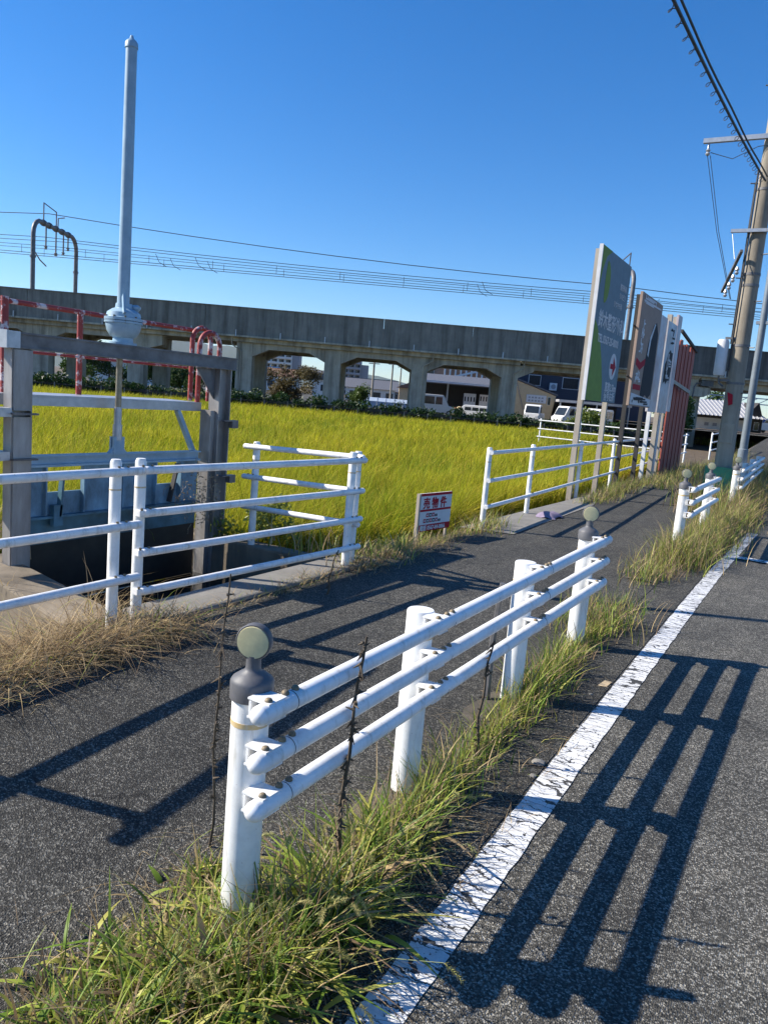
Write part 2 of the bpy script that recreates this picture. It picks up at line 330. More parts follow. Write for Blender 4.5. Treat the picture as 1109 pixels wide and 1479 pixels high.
gridmesh('canal_bank', list(np.linspace(-6.4, -3.62, 10)), list(np.linspace(-3, 3.32, 14)), lambda x, y: bank(x, y)*.9, 'dirt')
gridmesh('field_soil', [-90, -40, -12, -4.88], [-25, 3.2], lambda x, y: -.46, 'soil')
# field beyond pit
gridmesh('field', [-90, -40, -12, -5.75], [3.2, 6.3], lambda x, y: -.46, 'soil')
gridmesh('far_field', [-90, -40, -12, -4.88], [6.3, 30, 60, 90], lambda x, y: -.465, 'soil')
# yard behind the viaduct (level with the road)
yv = [W(-70, 66.5), W(26, 66.5), W(120, 200), W(-160, 200)]
sheet('yard', [(p.x, p.y) for p in yv], -.02, 'walk')
rv = [W(24.5, 63), W(90, 63), W(150, 200), W(26.1, 200)]
sheet('raised_ground', [(p.x, p.y) for p in rv], .93, 'soil')
gridmesh('road_shoulder', [-1.29, -1.15, -.985], ys, lambda x, y: gz(x, y)+.004, 'walk')
def soil_strip(name, y0, y1, xc, hw):
    vs = []; Y = np.arange(y0, y1, .1)
    for y in Y:
        a = xc-hw*(1+.5*math.sin(y*5.1)+rnd.uniform(-.4, .4)); b = xc+hw*(1+.45*math.sin(y*4.3+2)+rnd.uniform(-.4, .4)); vs += [(a, y, gz(a, y)+.007), (xc, y, gz(xc, y)+.02), (b, y, gz(b, y)+.008)]
    struct(MB().add(vs, [(3*i+k, 3*i+k+1, 3*i+k+4, 3*i+k+3) for i in range(len(Y)-1) for k in (0, 1)]).build(name, 'dirt'))
soil_strip('verge_soil', .9, 6.9, -1.36, .13); soil_strip('verge_soil', 7.9, 27, -1.42, .2)
# painted lines
def line_mesh(name, pts, wdt, m_, z=.004):
    vs = []; 
    for i, (x, y) in enumerate(pts):
        j = rnd.uniform(-.004, .004); k = rnd.uniform(-.004, .004)
        vs += [(x-wdt/2+j, y, z+gz(x, y)), (x+wdt/2+k, y, z+gz(x, y))]
    return struct(MB().add(vs, [(2*i, 2*i+1, 2*i+3, 2*i+2) for i in range(len(pts)-1)]).build(name, m_))
line_mesh('edge_line', [(-.9+.015*max(0, y-9), y) for y in np.arange(-3, 12.9, .08)], .142, 'line')
vs = []
for x in np.arange(-.82, 4, .08): vs += [(x, 10.15+rnd.uniform(-.01, .01), .013), (x, 10.33+rnd.uniform(-.01, .01), .013)]
struct(MB().add(vs, [(2*i, 2*i+2, 2*i+3, 2*i+1) for i in range(len(vs)//2-1)]).build('cross_line', 'lineh'))
line_mesh('far_line', [(.9+.0*y, y) for y in np.arange(24, 44, .5)], .15, 'line')
# ================================================================== canal pit with the sluice gate
pit = thing('canal_basin', (-4.8, 4.9, -.6), 'concrete sluice basin with wing wall and dark water behind the white fence', 'basin')
def pb(name, m_, b, **k): return b.build(name, m_, pit, off=(-4.8, 4.9, -.6), **k)
pb('wing_wall', 'concw', MB().prism([(-5.95, 3.98, -.6), (-5.95, 3.62, -.6), (-4.02, 3.12, -.6), (-3.92, 3.5, -.6)], (0, 0, .61)), bev=.02)
pb('far_wall', 'concw', MB().box(-6.2, -4.0, 6.1, 6.34, -.6, -.04), bev=.02)
pb('front_kerb', 'kerb', MB().box(-4.0, -3.62, 3.55, 6.35, -.6, .035), bev=.02)
pb('water_surface', 'water', MB().box(-5.9, -4.0, 3.5, 6.1, -.6, -.43))
G = (-5.6, 4.98, 0)
gate = thing('sluice_gate', (-5.6, 4.98, -.43), 'grey steel sluice gate frame with pale blue actuator dome and tall stem pipe', 'sluice gate')
go = (-5.6, 4.98, -.43)
def gb(name, m_, b, parent=None, **k): return b.build(name, m_, parent or gate, off=go, **k)
def hcol(y0, y1, x0, x1, z0, z1):      # H-section column, flanges facing along x
    b = MB(); t = .014
    b.box(x0, x1, y0, y0+t, z0, z1); b.box(x0, x1, y1-t, y1, z0, z1); b.box((x0+x1)/2-t/2, (x0+x1)/2+t/2, y0+t, y1-t, z0, z1)
    return b
c1 = gb('column', 'steel', hcol(3.75, 3.93, -5.62, -5.52, -.43, 1.728)); c2 = gb('column', 'steel', hcol(6.08, 6.26, -5.66, -5.52, -.43, 1.728))
gb('column_plate', 'steel', MB().box(-5.519, -5.505, 3.76, 3.92, -.43, 1.2).box(-5.519, -5.505, 3.76, 3.92, 1.25, 1.72), c1)
gb('guide_channel', 'steel', MB().box(-5.70, -5.56, 6.01, 6.075, -.43, 1.3), c2)
for zz in (.62, 1.2): gb('stiffener_lug', 'steeld', MB().box(-5.5, -5.44, 6.1, 6.31, zz, zz+.012).box(-5.5, -5.44, 6.22, 6.31, zz-.07, zz), c2)
for zz in (.86, 1.22): gb('stiffener_lug', 'steeld', MB().box(-5.5, -5.46, 3.73, 3.95, zz, zz+.014), c1)
tb = MB(); tb.box(-5.66, -5.5, 3.70, 6.32, 1.84, 1.855); tb.box(-5.66, -5.5, 3.70, 6.32, 1.73, 1.745); tb.box(-5.53, -5.515, 3.70, 6.32, 1.745, 1.84); tb.box(-5.645, -5.63, 3.70, 6.32, 1.745, 1.84)
gb('top_beam', 'steeld', tb); gb('beam_end_plate', 'galv', MB().box(-5.64, -5.49, 3.685, 3.699, 1.725, 1.86).box(-5.505, -5.49, 3.70, 3.80, 1.728, 1.857))
gb('gusset', 'steeld', MB().prism([(-5.6, 6.078, 1.727), (-5.6, 5.80, 1.727), (-5.6, 6.078, 1.42)], (.014, 0, 0)))
# gate leaf
lf = gb('gate_leaf', 'leaf_blue', MB().box(-5.66, -5.64, 3.94, 5.94, .36, .56).box(-5.66, -5.64, 4.55, 5.35, .56, .78).box(-5.66, -5.64, 3.94, 4.12, .56, .78).box(-5.66, -5.64, 5.66, 5.94, .56, .78))
gb('leaf_top_beam', 'blue', MB().box(-5.68, -5.6, 3.94, 5.94, .78, .80).box(-5.65, -5.635, 3.94, 5.94, .80, .865).box(-5.68, -5.6, 3.94, 5.94, .865, .88), lf)
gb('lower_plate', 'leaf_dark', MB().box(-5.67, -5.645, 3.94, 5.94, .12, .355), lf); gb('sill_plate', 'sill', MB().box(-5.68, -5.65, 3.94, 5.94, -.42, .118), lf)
for yy in (4.12, 4.5, 4.93, 5.33, 5.66): gb('stiffener', 'leaf_blue', MB().box(-5.639, -5.59, yy, yy+.014, .37, .778), lf)
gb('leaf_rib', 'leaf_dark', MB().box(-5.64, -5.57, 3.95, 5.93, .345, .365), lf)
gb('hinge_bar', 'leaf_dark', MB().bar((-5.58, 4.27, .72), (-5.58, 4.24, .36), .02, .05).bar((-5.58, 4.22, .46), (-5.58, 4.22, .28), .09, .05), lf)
gb('leaf_brace', 'wood', MB().bar((-5.6, 5.62, .76), (-5.6, 5.52, .38), .05, .02), lf)
# stem, actuator
st = gb('stem', 'stemm', MB().tube([(-5.62, 4.87, .98), (-5.62, 4.87, 1.9)], .028, 14), smooth=True)
gb('stem_coupling', 'galv', MB().tube([(-5.62, 4.87, 1.0), (-5.62, 4.87, 1.14)], .042, 14).tube([(-5.62, 4.87, 1.14), (-5.62, 4.87, 1.3)], .034, 14), st, smooth=True)
gb('clevis', 'blue', MB().box(-5.65, -5.63, 4.81, 4.93, .87, 1.03).box(-5.61, -5.59, 4.81, 4.93, .87, 1.03).prism([(-5.645, 4.78, .882), (-5.645, 4.97, .882), (-5.645, 4.9, .96), (-5.645, 4.84, .96)], (.05, 0, 0)), st)
ac = gb('actuator', 'blue', MB().lathe([(.12, 0), (.12, .02), (.09, .02), (.087, .06), (.115, .075), (.142, .12), (.153, .17), (.153, .185), (.165, .186), (.165, .205)], (-5.62, 4.9, 1.856), 28), smooth=True)
gb('actuator_lid', 'blue', MB().lathe([(.165, .21), (.165, .235), (.152, .24), (.142, .28), (.1, .31), (.075, .32), (.07, .36)], (-5.62, 4.9, 1.856), 28), ac, smooth=True)
for k in range(10):
    a = 2*math.pi*k/10; gb('flange_bolt', 'bolt', MB().tube([(-5.62+.156*math.cos(a), 4.9+.156*math.sin(a), 2.04), (-5.62+.156*math.cos(a), 4.9+.156*math.sin(a), 2.105)], .009, 6), ac)
gb('lifting_eye', 'blue', MB().lathe([(.025, 0), (.025, .02), (.045, .04), (.045, .06), (.02, .075)], (-5.56, 4.98, 2.14), 10), ac, smooth=True)
gb('lifting_lug', 'blue', MB().bar((-5.5, 4.8, 2.12), (-5.55, 4.83, 2.28), .02, .07), ac)
sp = gb('stem_pipe', 'blue', MB().tube([(-5.62, 4.89, 2.18), (-5.62, 4.89, 4.33)], [.053, .047], 18), smooth=True)
gb('pipe_cap', 'blue', MB().lathe([(.054, 0), (.054, .04), (.04, .06), (.02, .075), (.012, .1)], (-5.62, 4.89, 4.33), 16), sp, smooth=True)
# service platform and handrails
gb('platform', 'galv', MB().box(-6.25, -5.74, 3.2, 6.06, 1.355, 1.37).box(-5.765, -5.74, 3.2, 6.06, 1.28, 1.354).box(-6.25, -6.225, 3.2, 6.06, 1.28, 1.354).box(-6.25, -5.5, 3.1, 3.73, .86, .93).box(-6.25, -5.5, 3.1, 3.74, 1.2, 1.27))
gb('platform_brace', 'blue', MB().bar((-5.77, 5.75, 1.28), (-5.75, 5.98, .85), .055, .04))
gb('platform_brace', 'blue', MB().bar((-5.75, 3.66, 1.2), (-5.75, 3.66, .93), .04, .05))
for yy in (3.55, 4.9): gb('handrail_post', 'redp', MB().tube([(-6.2, yy, 1.37), (-6.2, yy, 2.12)], .027, 10), smooth=True)
gb('handrail_post', 'redp', MB().tube([(-5.9, 3.94, 1.37), (-5.9, 3.94, 2.14)], .03, 10), smooth=True)
gb('handrail', 'redp', MB().tube([(-6.2, 3.2, 2.13), (-6.2, 6.35, 2.13)], .023, 10), smooth=True); gb('handrail', 'redp', MB().tube([(-6.2, 4.2, 1.72), (-6.2, 6.3, 1.72)], .013, 8), smooth=True)
def hoop(x, y0, y1, zb, zt):
    r = (y1-y0)/2; return MB().tube([(x, y0, zb), (x, y0, zt-r)]+[(x, y0+r-r*math.cos(R(a)), zt-r+r*math.sin(R(a))) for a in range(15, 180, 15)]+[(x, y1, zt-r), (x, y1, zb)], .027, 10)
gb('ladder_hoop', 'redp', hoop(-6.12, 6.28, 6.56, 1.37, 2.16), smooth=True); gb('ladder_hoop', 'redp', hoop(-5.8, 6.06, 6.36, 1.37, 2.1), smooth=True)
# ================================================================== white pipe fences beside the path
def pipe_fence(name, label, posts, rails_z, ends, roadside, group=None, r=.027, hp=1.06, overhang=.1, rise_on=False):
    b0 = Vector(posts[0]); root = thing(name, b0, label, 'fence', group)
    P = [Vector(p) for p in posts]; d = (P[-1]-P[0]).normalized(); nrm = Vector((d.y, -d.x, 0))*roadside
    for p in P:
        po = MB().tube([p-Vector((0,0,.12)), p+Vector((0,0,hp-.02)), p+Vector((0,0,hp))], [.036, .036, .028], 14).build('post', 'wpost', root, off=b0, smooth=True)
        MB().tube([p+Vector((0,0,hp-.19)), p+Vector((0,0,hp-.18))], .0375, 14).build('band', 'band', po, off=b0, smooth=True)
        for z in rails_z:
            c = p+nrm*.045+Vector((0,0,z)); MB().bar(c-d*.05, c+d*.05, .05, .045).build('bracket', 'white', po, off=b0, bev=.005)
            for e in (-.035, .035): MB().tube([c+nrm*.02+d*e+Vector((0,0,.02)), c+nrm*.02+d*e+Vector((0,0,.036))], .009, 6).build('bolt', 'bolt', po, off=b0)
    for z in rails_z:
        up = Vector((0,0,z)); a = P[0]+nrm*.062+up-d*(overhang if ends[0] else .0); b = P[-1]+nrm*.062+up+d*(overhang if ends[1] else .0)
        mids = [p+nrm*.062+up for p in P[1:-1]]; pts = [a]+mids+[b]
        MB().round_rail(pts[0], pts[-1], r).build('rail', 'white', root, off=b0, smooth=True) if not mids else MB().tube(pts, r, 12).build('rail', 'white', root, off=b0, smooth=True)
    return root
pipe_fence('pipe_fence', 'white three rail pipe fence at left edge beside the sluice gate', [(-3.74, 3.24, 0), (-3.69, 1.38, 0)], (1.02, .68, .34), (True, True), -1, hp=1.09, overhang=.14)
pipe_fence('pipe_fence', 'white four rail pipe fence in front of the dark sluice basin', [(-3.81, 3.5, .03), (-3.70, 5.87, .03)], (.98, .70, .44, .18), (False, True), 1, hp=1.05)
pipe_fence('pipe_fence', 'short white fence return running from path back toward the rice', [(-3.74, 6.02, .03), (-5.05, 6.16, -.02)], (1.0, .69, .38), (True, True), -1, hp=1.05)
dp = [(-3.76, 9.21), (-3.87, 11.18), (-4.08, 14.5), (-4.27, 17.8), (-4.46, 20.9), (-4.66, 24.1), (-4.82, 26.9), (-4.98, 29.5), (-5.11, 31.8), (-5.2, 33.6)]
pipe_fence('pipe_fence', 'long white three rail fence running past the billboards', [(x, y, -.02+rise(y)*.5) for x, y in dp], (1.02, .66, .32), (True, True), 1, hp=1.08)
pipe_fence('pipe_fence', 'short white fence stub by the road at far end of the long fence', [(-4.6, 36.5, .08), (-4.3, 42, .3)], (1.02, .66, .32), (True, True), 1, hp=1.08)
e0, e1, e2 = on_ground(776, 640, -.1), on_ground(836, 645, -.1), on_ground(893, 655, -.1)
pipe_fence('pipe_fence', 'white fence crossing the far rice field edge behind the billboards', [(-12.3, 36.2, -.1), (-10.3, 36.0, -.1), (-8.3, 35.8, -.1), (-6.4, 35.6, -.1)], (1.1, .7, .32), (True, True), 1, hp=1.2)
MB().box(-12.6, -6, 35.4, 36.6, -.6, -.08).build('ditch_kerb', 'kerb')['kind'] = 'structure'
# ================================================================== guard rails along the road
def guard_rail(label, posts, refl, zr=(.80, .645, .49), hp=.835, group='guard rails along the road', over=.095):
    P = [Vector(p) for p in posts]; b0 = P[0].copy(); root = thing('guard_rail', b0, label, 'guard rail', group)
    d = (P[-1]-P[0]).normalized(); nrm = Vector((d.y, -d.x, 0)).normalized()
    for i, p in enumerate(P):
        capd = i in refl
        prof = [(p-Vector((0,0,.15)), .061), (p+Vector((0,0,hp-.006)), .061)]+([] if capd else [(p+Vector((0,0,hp)), .057)])
        po = MB().tube([q for q, _ in prof], [r_ for _, r_ in prof], 24).build('post', 'wpost', root, off=b0, smooth=True)
        MB().tube([p+Vector((0,0,hp-.125)), p+Vector((0,0,hp-.108))], .0622, 24).build('band', 'band', po, off=b0, smooth=True)
        if capd:
            c = p+Vector((0,0,hp-.04))
            MB().lathe([(.069, 0), (.07, .055), (.064, .066), (.045, .08), (.028, .09), (.024, .1), (.024, .14)], c, 24).build('cap', 'cap', po, off=b0, smooth=True)
            ax = Vector((.34, -.94, 0)); hc = c+Vector((0,0,.185)); 
            MB().lathe([(.045, -.022), (.057, -.012), (.059, .012), (.056, .018)], hc, 26, ax).build('reflector_housing', 'cap', po, off=b0, smooth=True)
            MB().lathe([(.052, .0185), (.051, .022), (.03, .024)], hc, 26, ax).build('reflector_lens', 'lens', po, off=b0, smooth=True)
        for z in zr:
            c = p+Vector((0,0,z))
            br = MB(); br.bar(c+nrm*.05-d*.035+Vector((0,0,.03)), c+nrm*.135-d*.035+Vector((0,0,.03)), .085, .006); br.bar(c+nrm*.05-d*.035-Vector((0,0,.03)), c+nrm*.135-d*.035-Vector((0,0,.03)), .085, .006)
            br.bar(c+nrm*.056-d*.035, c+nrm*.064-d*.035, .085, .046)
            bk = br.build('bracket', 'white', po, off=b0)
            for e in (-.06, .02, .07):
                q = c+nrm*.118+d*e+Vector((0,0,.031)); MB().lathe([(.013, 0), (.013, .006), (.009, .012), (.004, .014)], q, 10).build('bolt', 'bolt', bk, off=b0, smooth=True)
    for z in zr:
        up = Vector((0,0,z)); ra = MB().round_rail(P[0]+nrm*.118+up-d*over, P[-1]+nrm*.118+up+d*over, .0325, 18).build('rail', 'white', root, off=b0, smooth=True)
        for p in P[:-1]:
            q = p+nrm*.118+up+d*.05; MB().tube([q, q+d*.003], .0329, 18).build('sleeve_joint', 'black', ra, off=b0, smooth=True)
    return root
guard_rail('nearest white guard rail with round cream reflector on its first post', [(-1.47, 1.84, -.16), (-1.447, 2.95, -.134), (-1.42, 4.20, -.10), (-1.395, 5.40, -.07)], (0, 3))
guard_rail('middle short white guard rail with two reflectors in tall grass', [(-1.46, 9.85, 0), (-1.48, 12.2, 0)], (0, 1))
guard_rail('farthest white guard rail beside the concrete utility pole', [(-1.43, 15.3, 0), (-1.5, 17.6, 0), (-1.56, 20, 0), (-1.62, 22.4, 0)], (0,))
# old weathered stake beside the third post
tag(MB().tube([(-1.53, 4.1, -.2), (-1.535, 4.11, .25), (-1.52, 4.13, .6)], [.022, .02, .016], 7).build('stake', 'steeld', smooth=True), 'thin flaking old stake leaning behind third guard rail post', 'stake')
# ================================================================== text helper
def text_mesh(name, s, size, m_, parent, loc, xdir, ydir, bold=0, depth=.002, align='LEFT', sx=1):
    cu = bpy.data.curves.new('t', 'FONT'); cu.body = s; cu.size = size; cu.extrude = depth; cu.offset = bold; cu.align_x = align; cu.resolution_u = 2
    ob = bpy.data.objects.new('t', cu); COL.objects.link(ob); bpy.context.view_layer.update()
    me = bpy.data.meshes.new_from_object(ob.evaluated_get(bpy.context.evaluated_depsgraph_get())); bpy.data.objects.remove(ob)
    x, y = Vector(xdir).normalized(), Vector(ydir).normalized(); n = x.cross(y)
    me.transform(Matrix((x*sx, y, n)).transposed().to_4x4()); me.materials.clear(); me.materials.append(m_)
    o = bpy.data.objects.new(name, me); COL.objects.link(o); o.parent = parent; o.location = loc; return o
def flat(name, c, rough=.5):
    m_ = pm(name, c, .75, tuple(v*.86 for v in c), 6); m_.node_tree.nodes['Principled BSDF'].inputs['Specular IOR Level'].default_value = .25; return m_
M['swhite'] = flat('sign_white', (.72, .72, .73)); M['sred'] = flat('sign_red', (.42, .012, .03)); M['sgrey'] = flat('billboard_slate', (.2, .28, .33), .35)
M['sgreen'] = flat('billboard_green', (.22, .33, .08), .35); M['sbrown'] = flat('billboard_brown', (.4, .29, .23), .4); M['sdark'] = flat('billboard_charcoal', (.035, .034, .038), .4)
M['sfade'] = pm('faded_billboard', (.6, .66, .72), .4, (.38, .33, .33), 1.3); M['sfade2'] = pm('faded_pink_billboard', (.62, .64, .68), .4, (.45, .33, .33), 1.6)
for q_ in ('sfade', 'sfade2'): M[q_].node_tree.nodes['Principled BSDF'].inputs['Specular IOR Level'].default_value = .15
M['splate'] = pm('bare_sign_backing', (.45, .4, .33), .6, (.34, .29, .24), 4, stretch=(1, 1, .3))
# for-sale sign
s0 = Vector((-4.0, 7.85, -.1)); sg = thing('sale_sign', s0, 'small red and white property sale sign at the rice field edge', 'sign')
sx = Vector((.12, .99, 0)).normalized(); sz = Vector((0, 0, 1)); sn = sx.cross(sz)      # faces the path
def sq(u0, u1, z0, z1, t0, t1):
    return MB().prism([sx*u0+sz*z0+sn*t0, sx*u1+sz*z0+sn*t0, sx*u1+sz*z1+sn*t0, sx*u0+sz*z1+sn*t0], sn*(t1-t0))
sq(-.035, .0, -.1, .62, -.02, .02).build('leg', 'splate', sg); sq(.62, .65, -.1, .2, -.03, -.005).build('leg', 'splate', sg)
bd = sq(.0, .68, .17, .62, -.008, .008).build('board', 'swhite', sg)
for z0, z1 in ((.588, .62), (.405, .43), (.17, .247)): sq(.0, .68, z0, z1, .0085, .0105).build('red_band', 'sred', bd)
text_mesh('lettering', '売 物 件', .14, M['sred'], bd, sx*.07+sz*.45+sn*.01, sx, sz, .003)
text_mesh('lettering', '電話 0567-84-0066', .068, M['swhite'], bd, sx*.03+sz*.183+sn*.0125, sx, sz, .0015)
for r_, (n_, z_) in enumerate(((4, .335), (6, .27))):
    for k in range(n_):
        u = .1+(.05 if r_ == 0 else 0)+k*.062; h_ = .045 if k < n_-1 else .028
        fr = sq(u, u+.05, z_, z_+h_, .0085, .0105); fr.build('logo_block', 'sred' if k % 2 == 0 else 'sdark', bd)
        sq(u+.013, u+.037, z_+.012, z_+h_-.012, .011, .0118).build('logo_block_centre', 'swhite', bd)
# ================================================================== billboards
def billboard(label, y0, y1, z0, z1, x, post_m, posts, panel_m, back=.0, thick=.06, zg=-.3):
    b0 = Vector((x, y0, zg)); root = thing('billboard', b0, label, 'billboard', 'billboards behind the long fence')
    for py in posts: MB().box(x-.13, x-.035, py-.045, py+.045, zg-.2, z1-.05).build('post', post_m, root, off=b0)
    pn = MB().box(x-.03, x+.03, y0, y1, z0, z1).build('panel', panel_m, root, off=b0, bev=.004)
    return root, pn, b0
YD, ZD = Vector((0, 1, 0)), Vector((0, 0, 1))
def decal(name, m_, pn, b0, x, pts, t=.0315, th=.003): return MB().prism([(x+t, y, z) for y, z in pts], (th, 0, 0)).build(name, m_, pn, off=b0)
bx_ = -4.1
r1, p1, b1 = billboard('tall slate and green clinic billboard with white lettering and red arrow', 14.3, 16.5, 1.83, 4.6, bx_, 'splate', (14.42, 16.2), 'sgrey')
MB().box(bx_-.034, bx_+.034, 14.262, 14.297, 1.82, 4.61).build('edge_trim', 'swhite', r1, off=b1)
decal('green_swoosh', 'sgreen', p1, b1, bx_, [(14.3, 1.83), (15.42, 1.83), (15.30, 2.2), (15.08, 2.6), (14.82, 2.95), (14.5, 3.2), (14.3, 3.3)])
decal('leaf_emblem', 'sgreen', p1, b1, bx_, [(14.75+.26*math.sin(a)*(1 if math.sin(a) > 0 else .3), 4.02+.38*math.cos(a)) for a in np.linspace(0, 2*math.pi, 20)[:-1]])
decal('corner_swoosh', 'sgreen', p1, b1, bx_, [(14.3, 4.6), (14.95, 4.6), (14.6, 4.45), (14.42, 4.2), (14.3, 3.8)])
decal('arrow_disc', 'swhite', p1, b1, bx_, [(15.98+.26*math.sin(a), 2.55+.26*math.cos(a)) for a in np.linspace(0, 2*math.pi, 28)[:-1]])
decal('red_arrow', 'sred', p1, b1, bx_, [(15.78, 2.5), (15.98, 2.5), (15.98, 2.36), (16.2, 2.55), (15.98, 2.74), (15.98, 2.6), (15.78, 2.6)], .035)
L1 = lambda s, sz_, y, z, b=.004, sx=1: text_mesh('lettering', s, sz_, M['swhite'], p1, Vector((bx_+.034, y, z))-b1, YD, ZD, b, sx=sx)
L1('鈴木整形外科', .34, 14.52, 3.22, .006, .95); L1('TEL.0567-25-8000', .21, 14.62, 2.93, .004); L1('直進2.5km', .2, 15.55, 2.06, .004); L1('信号右折', .19, 15.55, 1.88, .004, 1.1)
L1('整形外科', .13, 15.8, 4.05, .002); L1('リハビリ', .13, 15.8, 3.88, .002); L1('リウマチ科', .13, 15.45, 3.68, .002)
r2, p2, b2 = billboard('brown billboard with dark robed shape and white upright lettering', 17.8, 20.05, 1.83, 4.32, bx_, 'wood', (17.95, 19.7), 'sbrown')
decal('dark_shape', 'sdark', p2, b2, bx_, [(18.75, 2.1), (18.85, 2.9), (18.95, 3.3), (19.3, 3.75), (19.6, 3.85), (19.9, 3.6), (19.95, 2.5), (19.9, 2.15), (19.6, 2.05), (19.3, 2.12), (19.0, 2.02)])
decal('pale_strip', 'swhite', p2, b2, bx_, [(17.84, 1.86), (20.0, 1.86), (20.0, 2.03), (19.2, 2.06), (17.84, 2.12)], .0318)
decal('red_band', 'sred', p2, b2, bx_, [(17.95, 2.2), (18.7, 2.2), (18.7, 2.32), (17.95, 2.32)]); decal('red_arch', 'sred', p2, b2, bx_, [(17.95, 2.75), (18.4, 2.65), (18.85, 2.8), (18.85, 2.95), (18.4, 2.82), (17.95, 2.9)], .0322)
decal('collar', 'swhite', p2, b2, bx_, [(18.97, 3.05), (19.05, 3.45), (19.4, 3.8), (19.5, 3.8), (19.18, 3.4), (19.1, 3.0)], .036)
def strokes(pn, b0, x, y0, z0, w_, h_, m_, n_, t=.0316):       # illegible brush lettering
    for k in range(n_):
        a, c = rnd.uniform(0, w_*.75), rnd.uniform(0, h_*.85)
        if rnd.random() < .5: decal('brush_stroke', m_, pn, b0, x, [(y0+a, z0+c), (y0+min(w_, a+w_*.45), z0+c+.012), (y0+min(w_, a+w_*.45), z0+c+.05), (y0+a, z0+c+.04)], t+.0006*k)
        else: decal('brush_stroke', m_, pn, b0, x, [(y0+a, z0+c), (y0+a+.06, z0+c), (y0+a+.07, z0+min(h_, c+h_*.4)), (y0+a, z0+min(h_, c+h_*.4))], t+.0006*k)
strokes(p2, b2, bx_, 18.05, 3.35, .36, .5, 'swhite', 9); strokes(p2, b2, bx_, 18.05, 2.85+.1, .36, .4, 'swhite', 8); strokes(p2, b2, bx_, 17.95, 4.1, 1.9, .18, 'swhite', 16)
strokes(p2, b2, bx_, 18.0, 2.35, .6, .28, 'swhite', 10, .033); strokes(p2, b2, bx_, 18.0, 1.88, 1.7, .15, 'sdark', 12, .037)
for zz in (3.55, 2.45): MB().bar((bx_-.05, 17.62, zz+.03), (bx_-.05, 17.85, zz), .03, .03).build('strut', 'wood', r2, off=b2)
r3, p3, b3 = billboard('pale faded picture billboard next to the brown one', 20.12, 21.1, 1.74, 4.14, bx_-.05, 'swhite', (20.9,), 'sfade2')
r4, p4, b4 = billboard('faded billboard with black castle picture', 21.14, 22.35, 1.74, 4.1, bx_-.02, 'swhite', (22.1,), 'sfade')
decal('dark_picture', 'sdark', p4, b4, bx_-.02, [(21.35, 2.5), (21.32, 3.0), (21.5, 3.12), (21.6, 3.3), (21.85, 3.42), (22.0, 3.35), (22.2, 3.36), (22.22, 2.9), (22.1, 2.55), (21.9, 2.62), (21.7, 2.5), (21.55, 2.58)])
strokes(p4, b4, bx_-.02, 21.45, 2.55, .65, .75, 'sfade', 14, .036); strokes(p4, b4, bx_-.02, 21.5, 3.55, .7, .4, 'sdark', 8)
r5, p5, b5 = billboard('narrow faded pink billboard panel farthest along the row', 22.5, 23.05, 1.8, 4.42, bx_-.04, 'splate', (22.6,), 'sfade2')
MB().box(-4.32, -4.2, 22.0, 22.16, -.3, 4.36).build('post', 'splate', r5, off=b5)
rb0 = Vector((-4.25, 23.3, -.2)); rb = thing('board_wall', rb0, 'tall red brown wall of upright boards beyond the billboards', 'board wall')
for k in range(12):
    y = 23.3+k*.29; MB().box(-4.27-.02*(k % 2), -4.23-.02*(k % 2), y, y+.28, -.2, 3.75+rnd.uniform(-.12, .2)).build('board', 'redw', rb, off=rb0)
MB().box(-4.37, -4.3, 23.3, 26.8, .8, .9).build('cross_rail', 'redw', rb, off=rb0)
MB().bar((-4.22, 23.0, 2.7), (-4.0, 25.1, 2.45), .06, .1).build('cross_bar', 'splate', rb, off=rb0); MB().bar((-4.25, 24.0, 4.15), (-4.2, 26.8, 3.8), .06, .09).build('cross_bar', 'wood', rb, off=rb0)
# ================================================================== concrete slab strip and cloth on the path
MB().add([(-3.98, 9.0, .012), (-3.3, 9.15, .012), (-3.45, 13.5, .012), (-3.95, 15.6, .012)], [(0, 1, 2, 3)]).build('concrete_strip', 'kerb')['kind'] = 'structure'
cl = []; cf = []
for i in range(9):
    for j in range(7):
        u, v = i/8-.5, j/6-.5; rr = max(0, 1-(u*2)**2*.9-(v*2)**2*.9)
        cl.append((-3.5+u*.3+.03*math.sin(v*9), 11.17+v*.5, .016+.075*rr**.6+.012*math.sin(u*19+v*13)*rr))
for i in range(8):
    for j in range(6): cf.append((i*7+j, i*7+j+1, i*7+j+8, i*7+j+7))
tag(MB().add(cl, cf).build('cloth', 'cloth', smooth=True), 'crumpled mauve grey cloth lying on the concrete strip', 'cloth')
# ================================================================== utility pole and lamp post
PX, PY = -1.76, 16.1; pb0 = Vector((PX, PY, 0))
up = thing('utility_pole', pb0, 'tall concrete utility pole with white box and arms at right', 'utility pole')
def ub(name, m_, b, parent=None, **k): return b.build(name, m_, parent or up, off=pb0, **k)
pl = ub('pole', 'pole', MB().tube([(PX, PY, -.2), (PX, PY, 11)], [.168, .105], 28), smooth=True)
rr = lambda z: .168-.063*(z+.2)/11.2
for z in (2.35, 3.05, 4.15, 4.35, 5.1, 5.85): ub('strap', 'steeld', MB().tube([(PX, PY, z), (PX, PY, z+.045)], rr(z)+.008, 24), pl, smooth=True)
for k, z in enumerate(np.arange(2.2, 9, .42)):
    a = R(200 if k % 2 else 330); ub('step_bolt', 'steeld', MB().tube([(PX+rr(z)*.9*math.cos(a), PY+rr(z)*.9*math.sin(a), z), (PX+(rr(z)+.13)*math.cos(a), PY+(rr(z)+.13)*math.sin(a), z)], .012, 6), pl)
bxm = ub('equipment_box', 'swhite', MB().tube([(PX-.3, PY-.12, 2.5), (PX-.3, PY-.12, 2.53), (PX-.3, PY-.12, 3.12), (PX-.3, PY-.12, 3.17)], [.09, .105, .105, .08], 14), smooth=True)
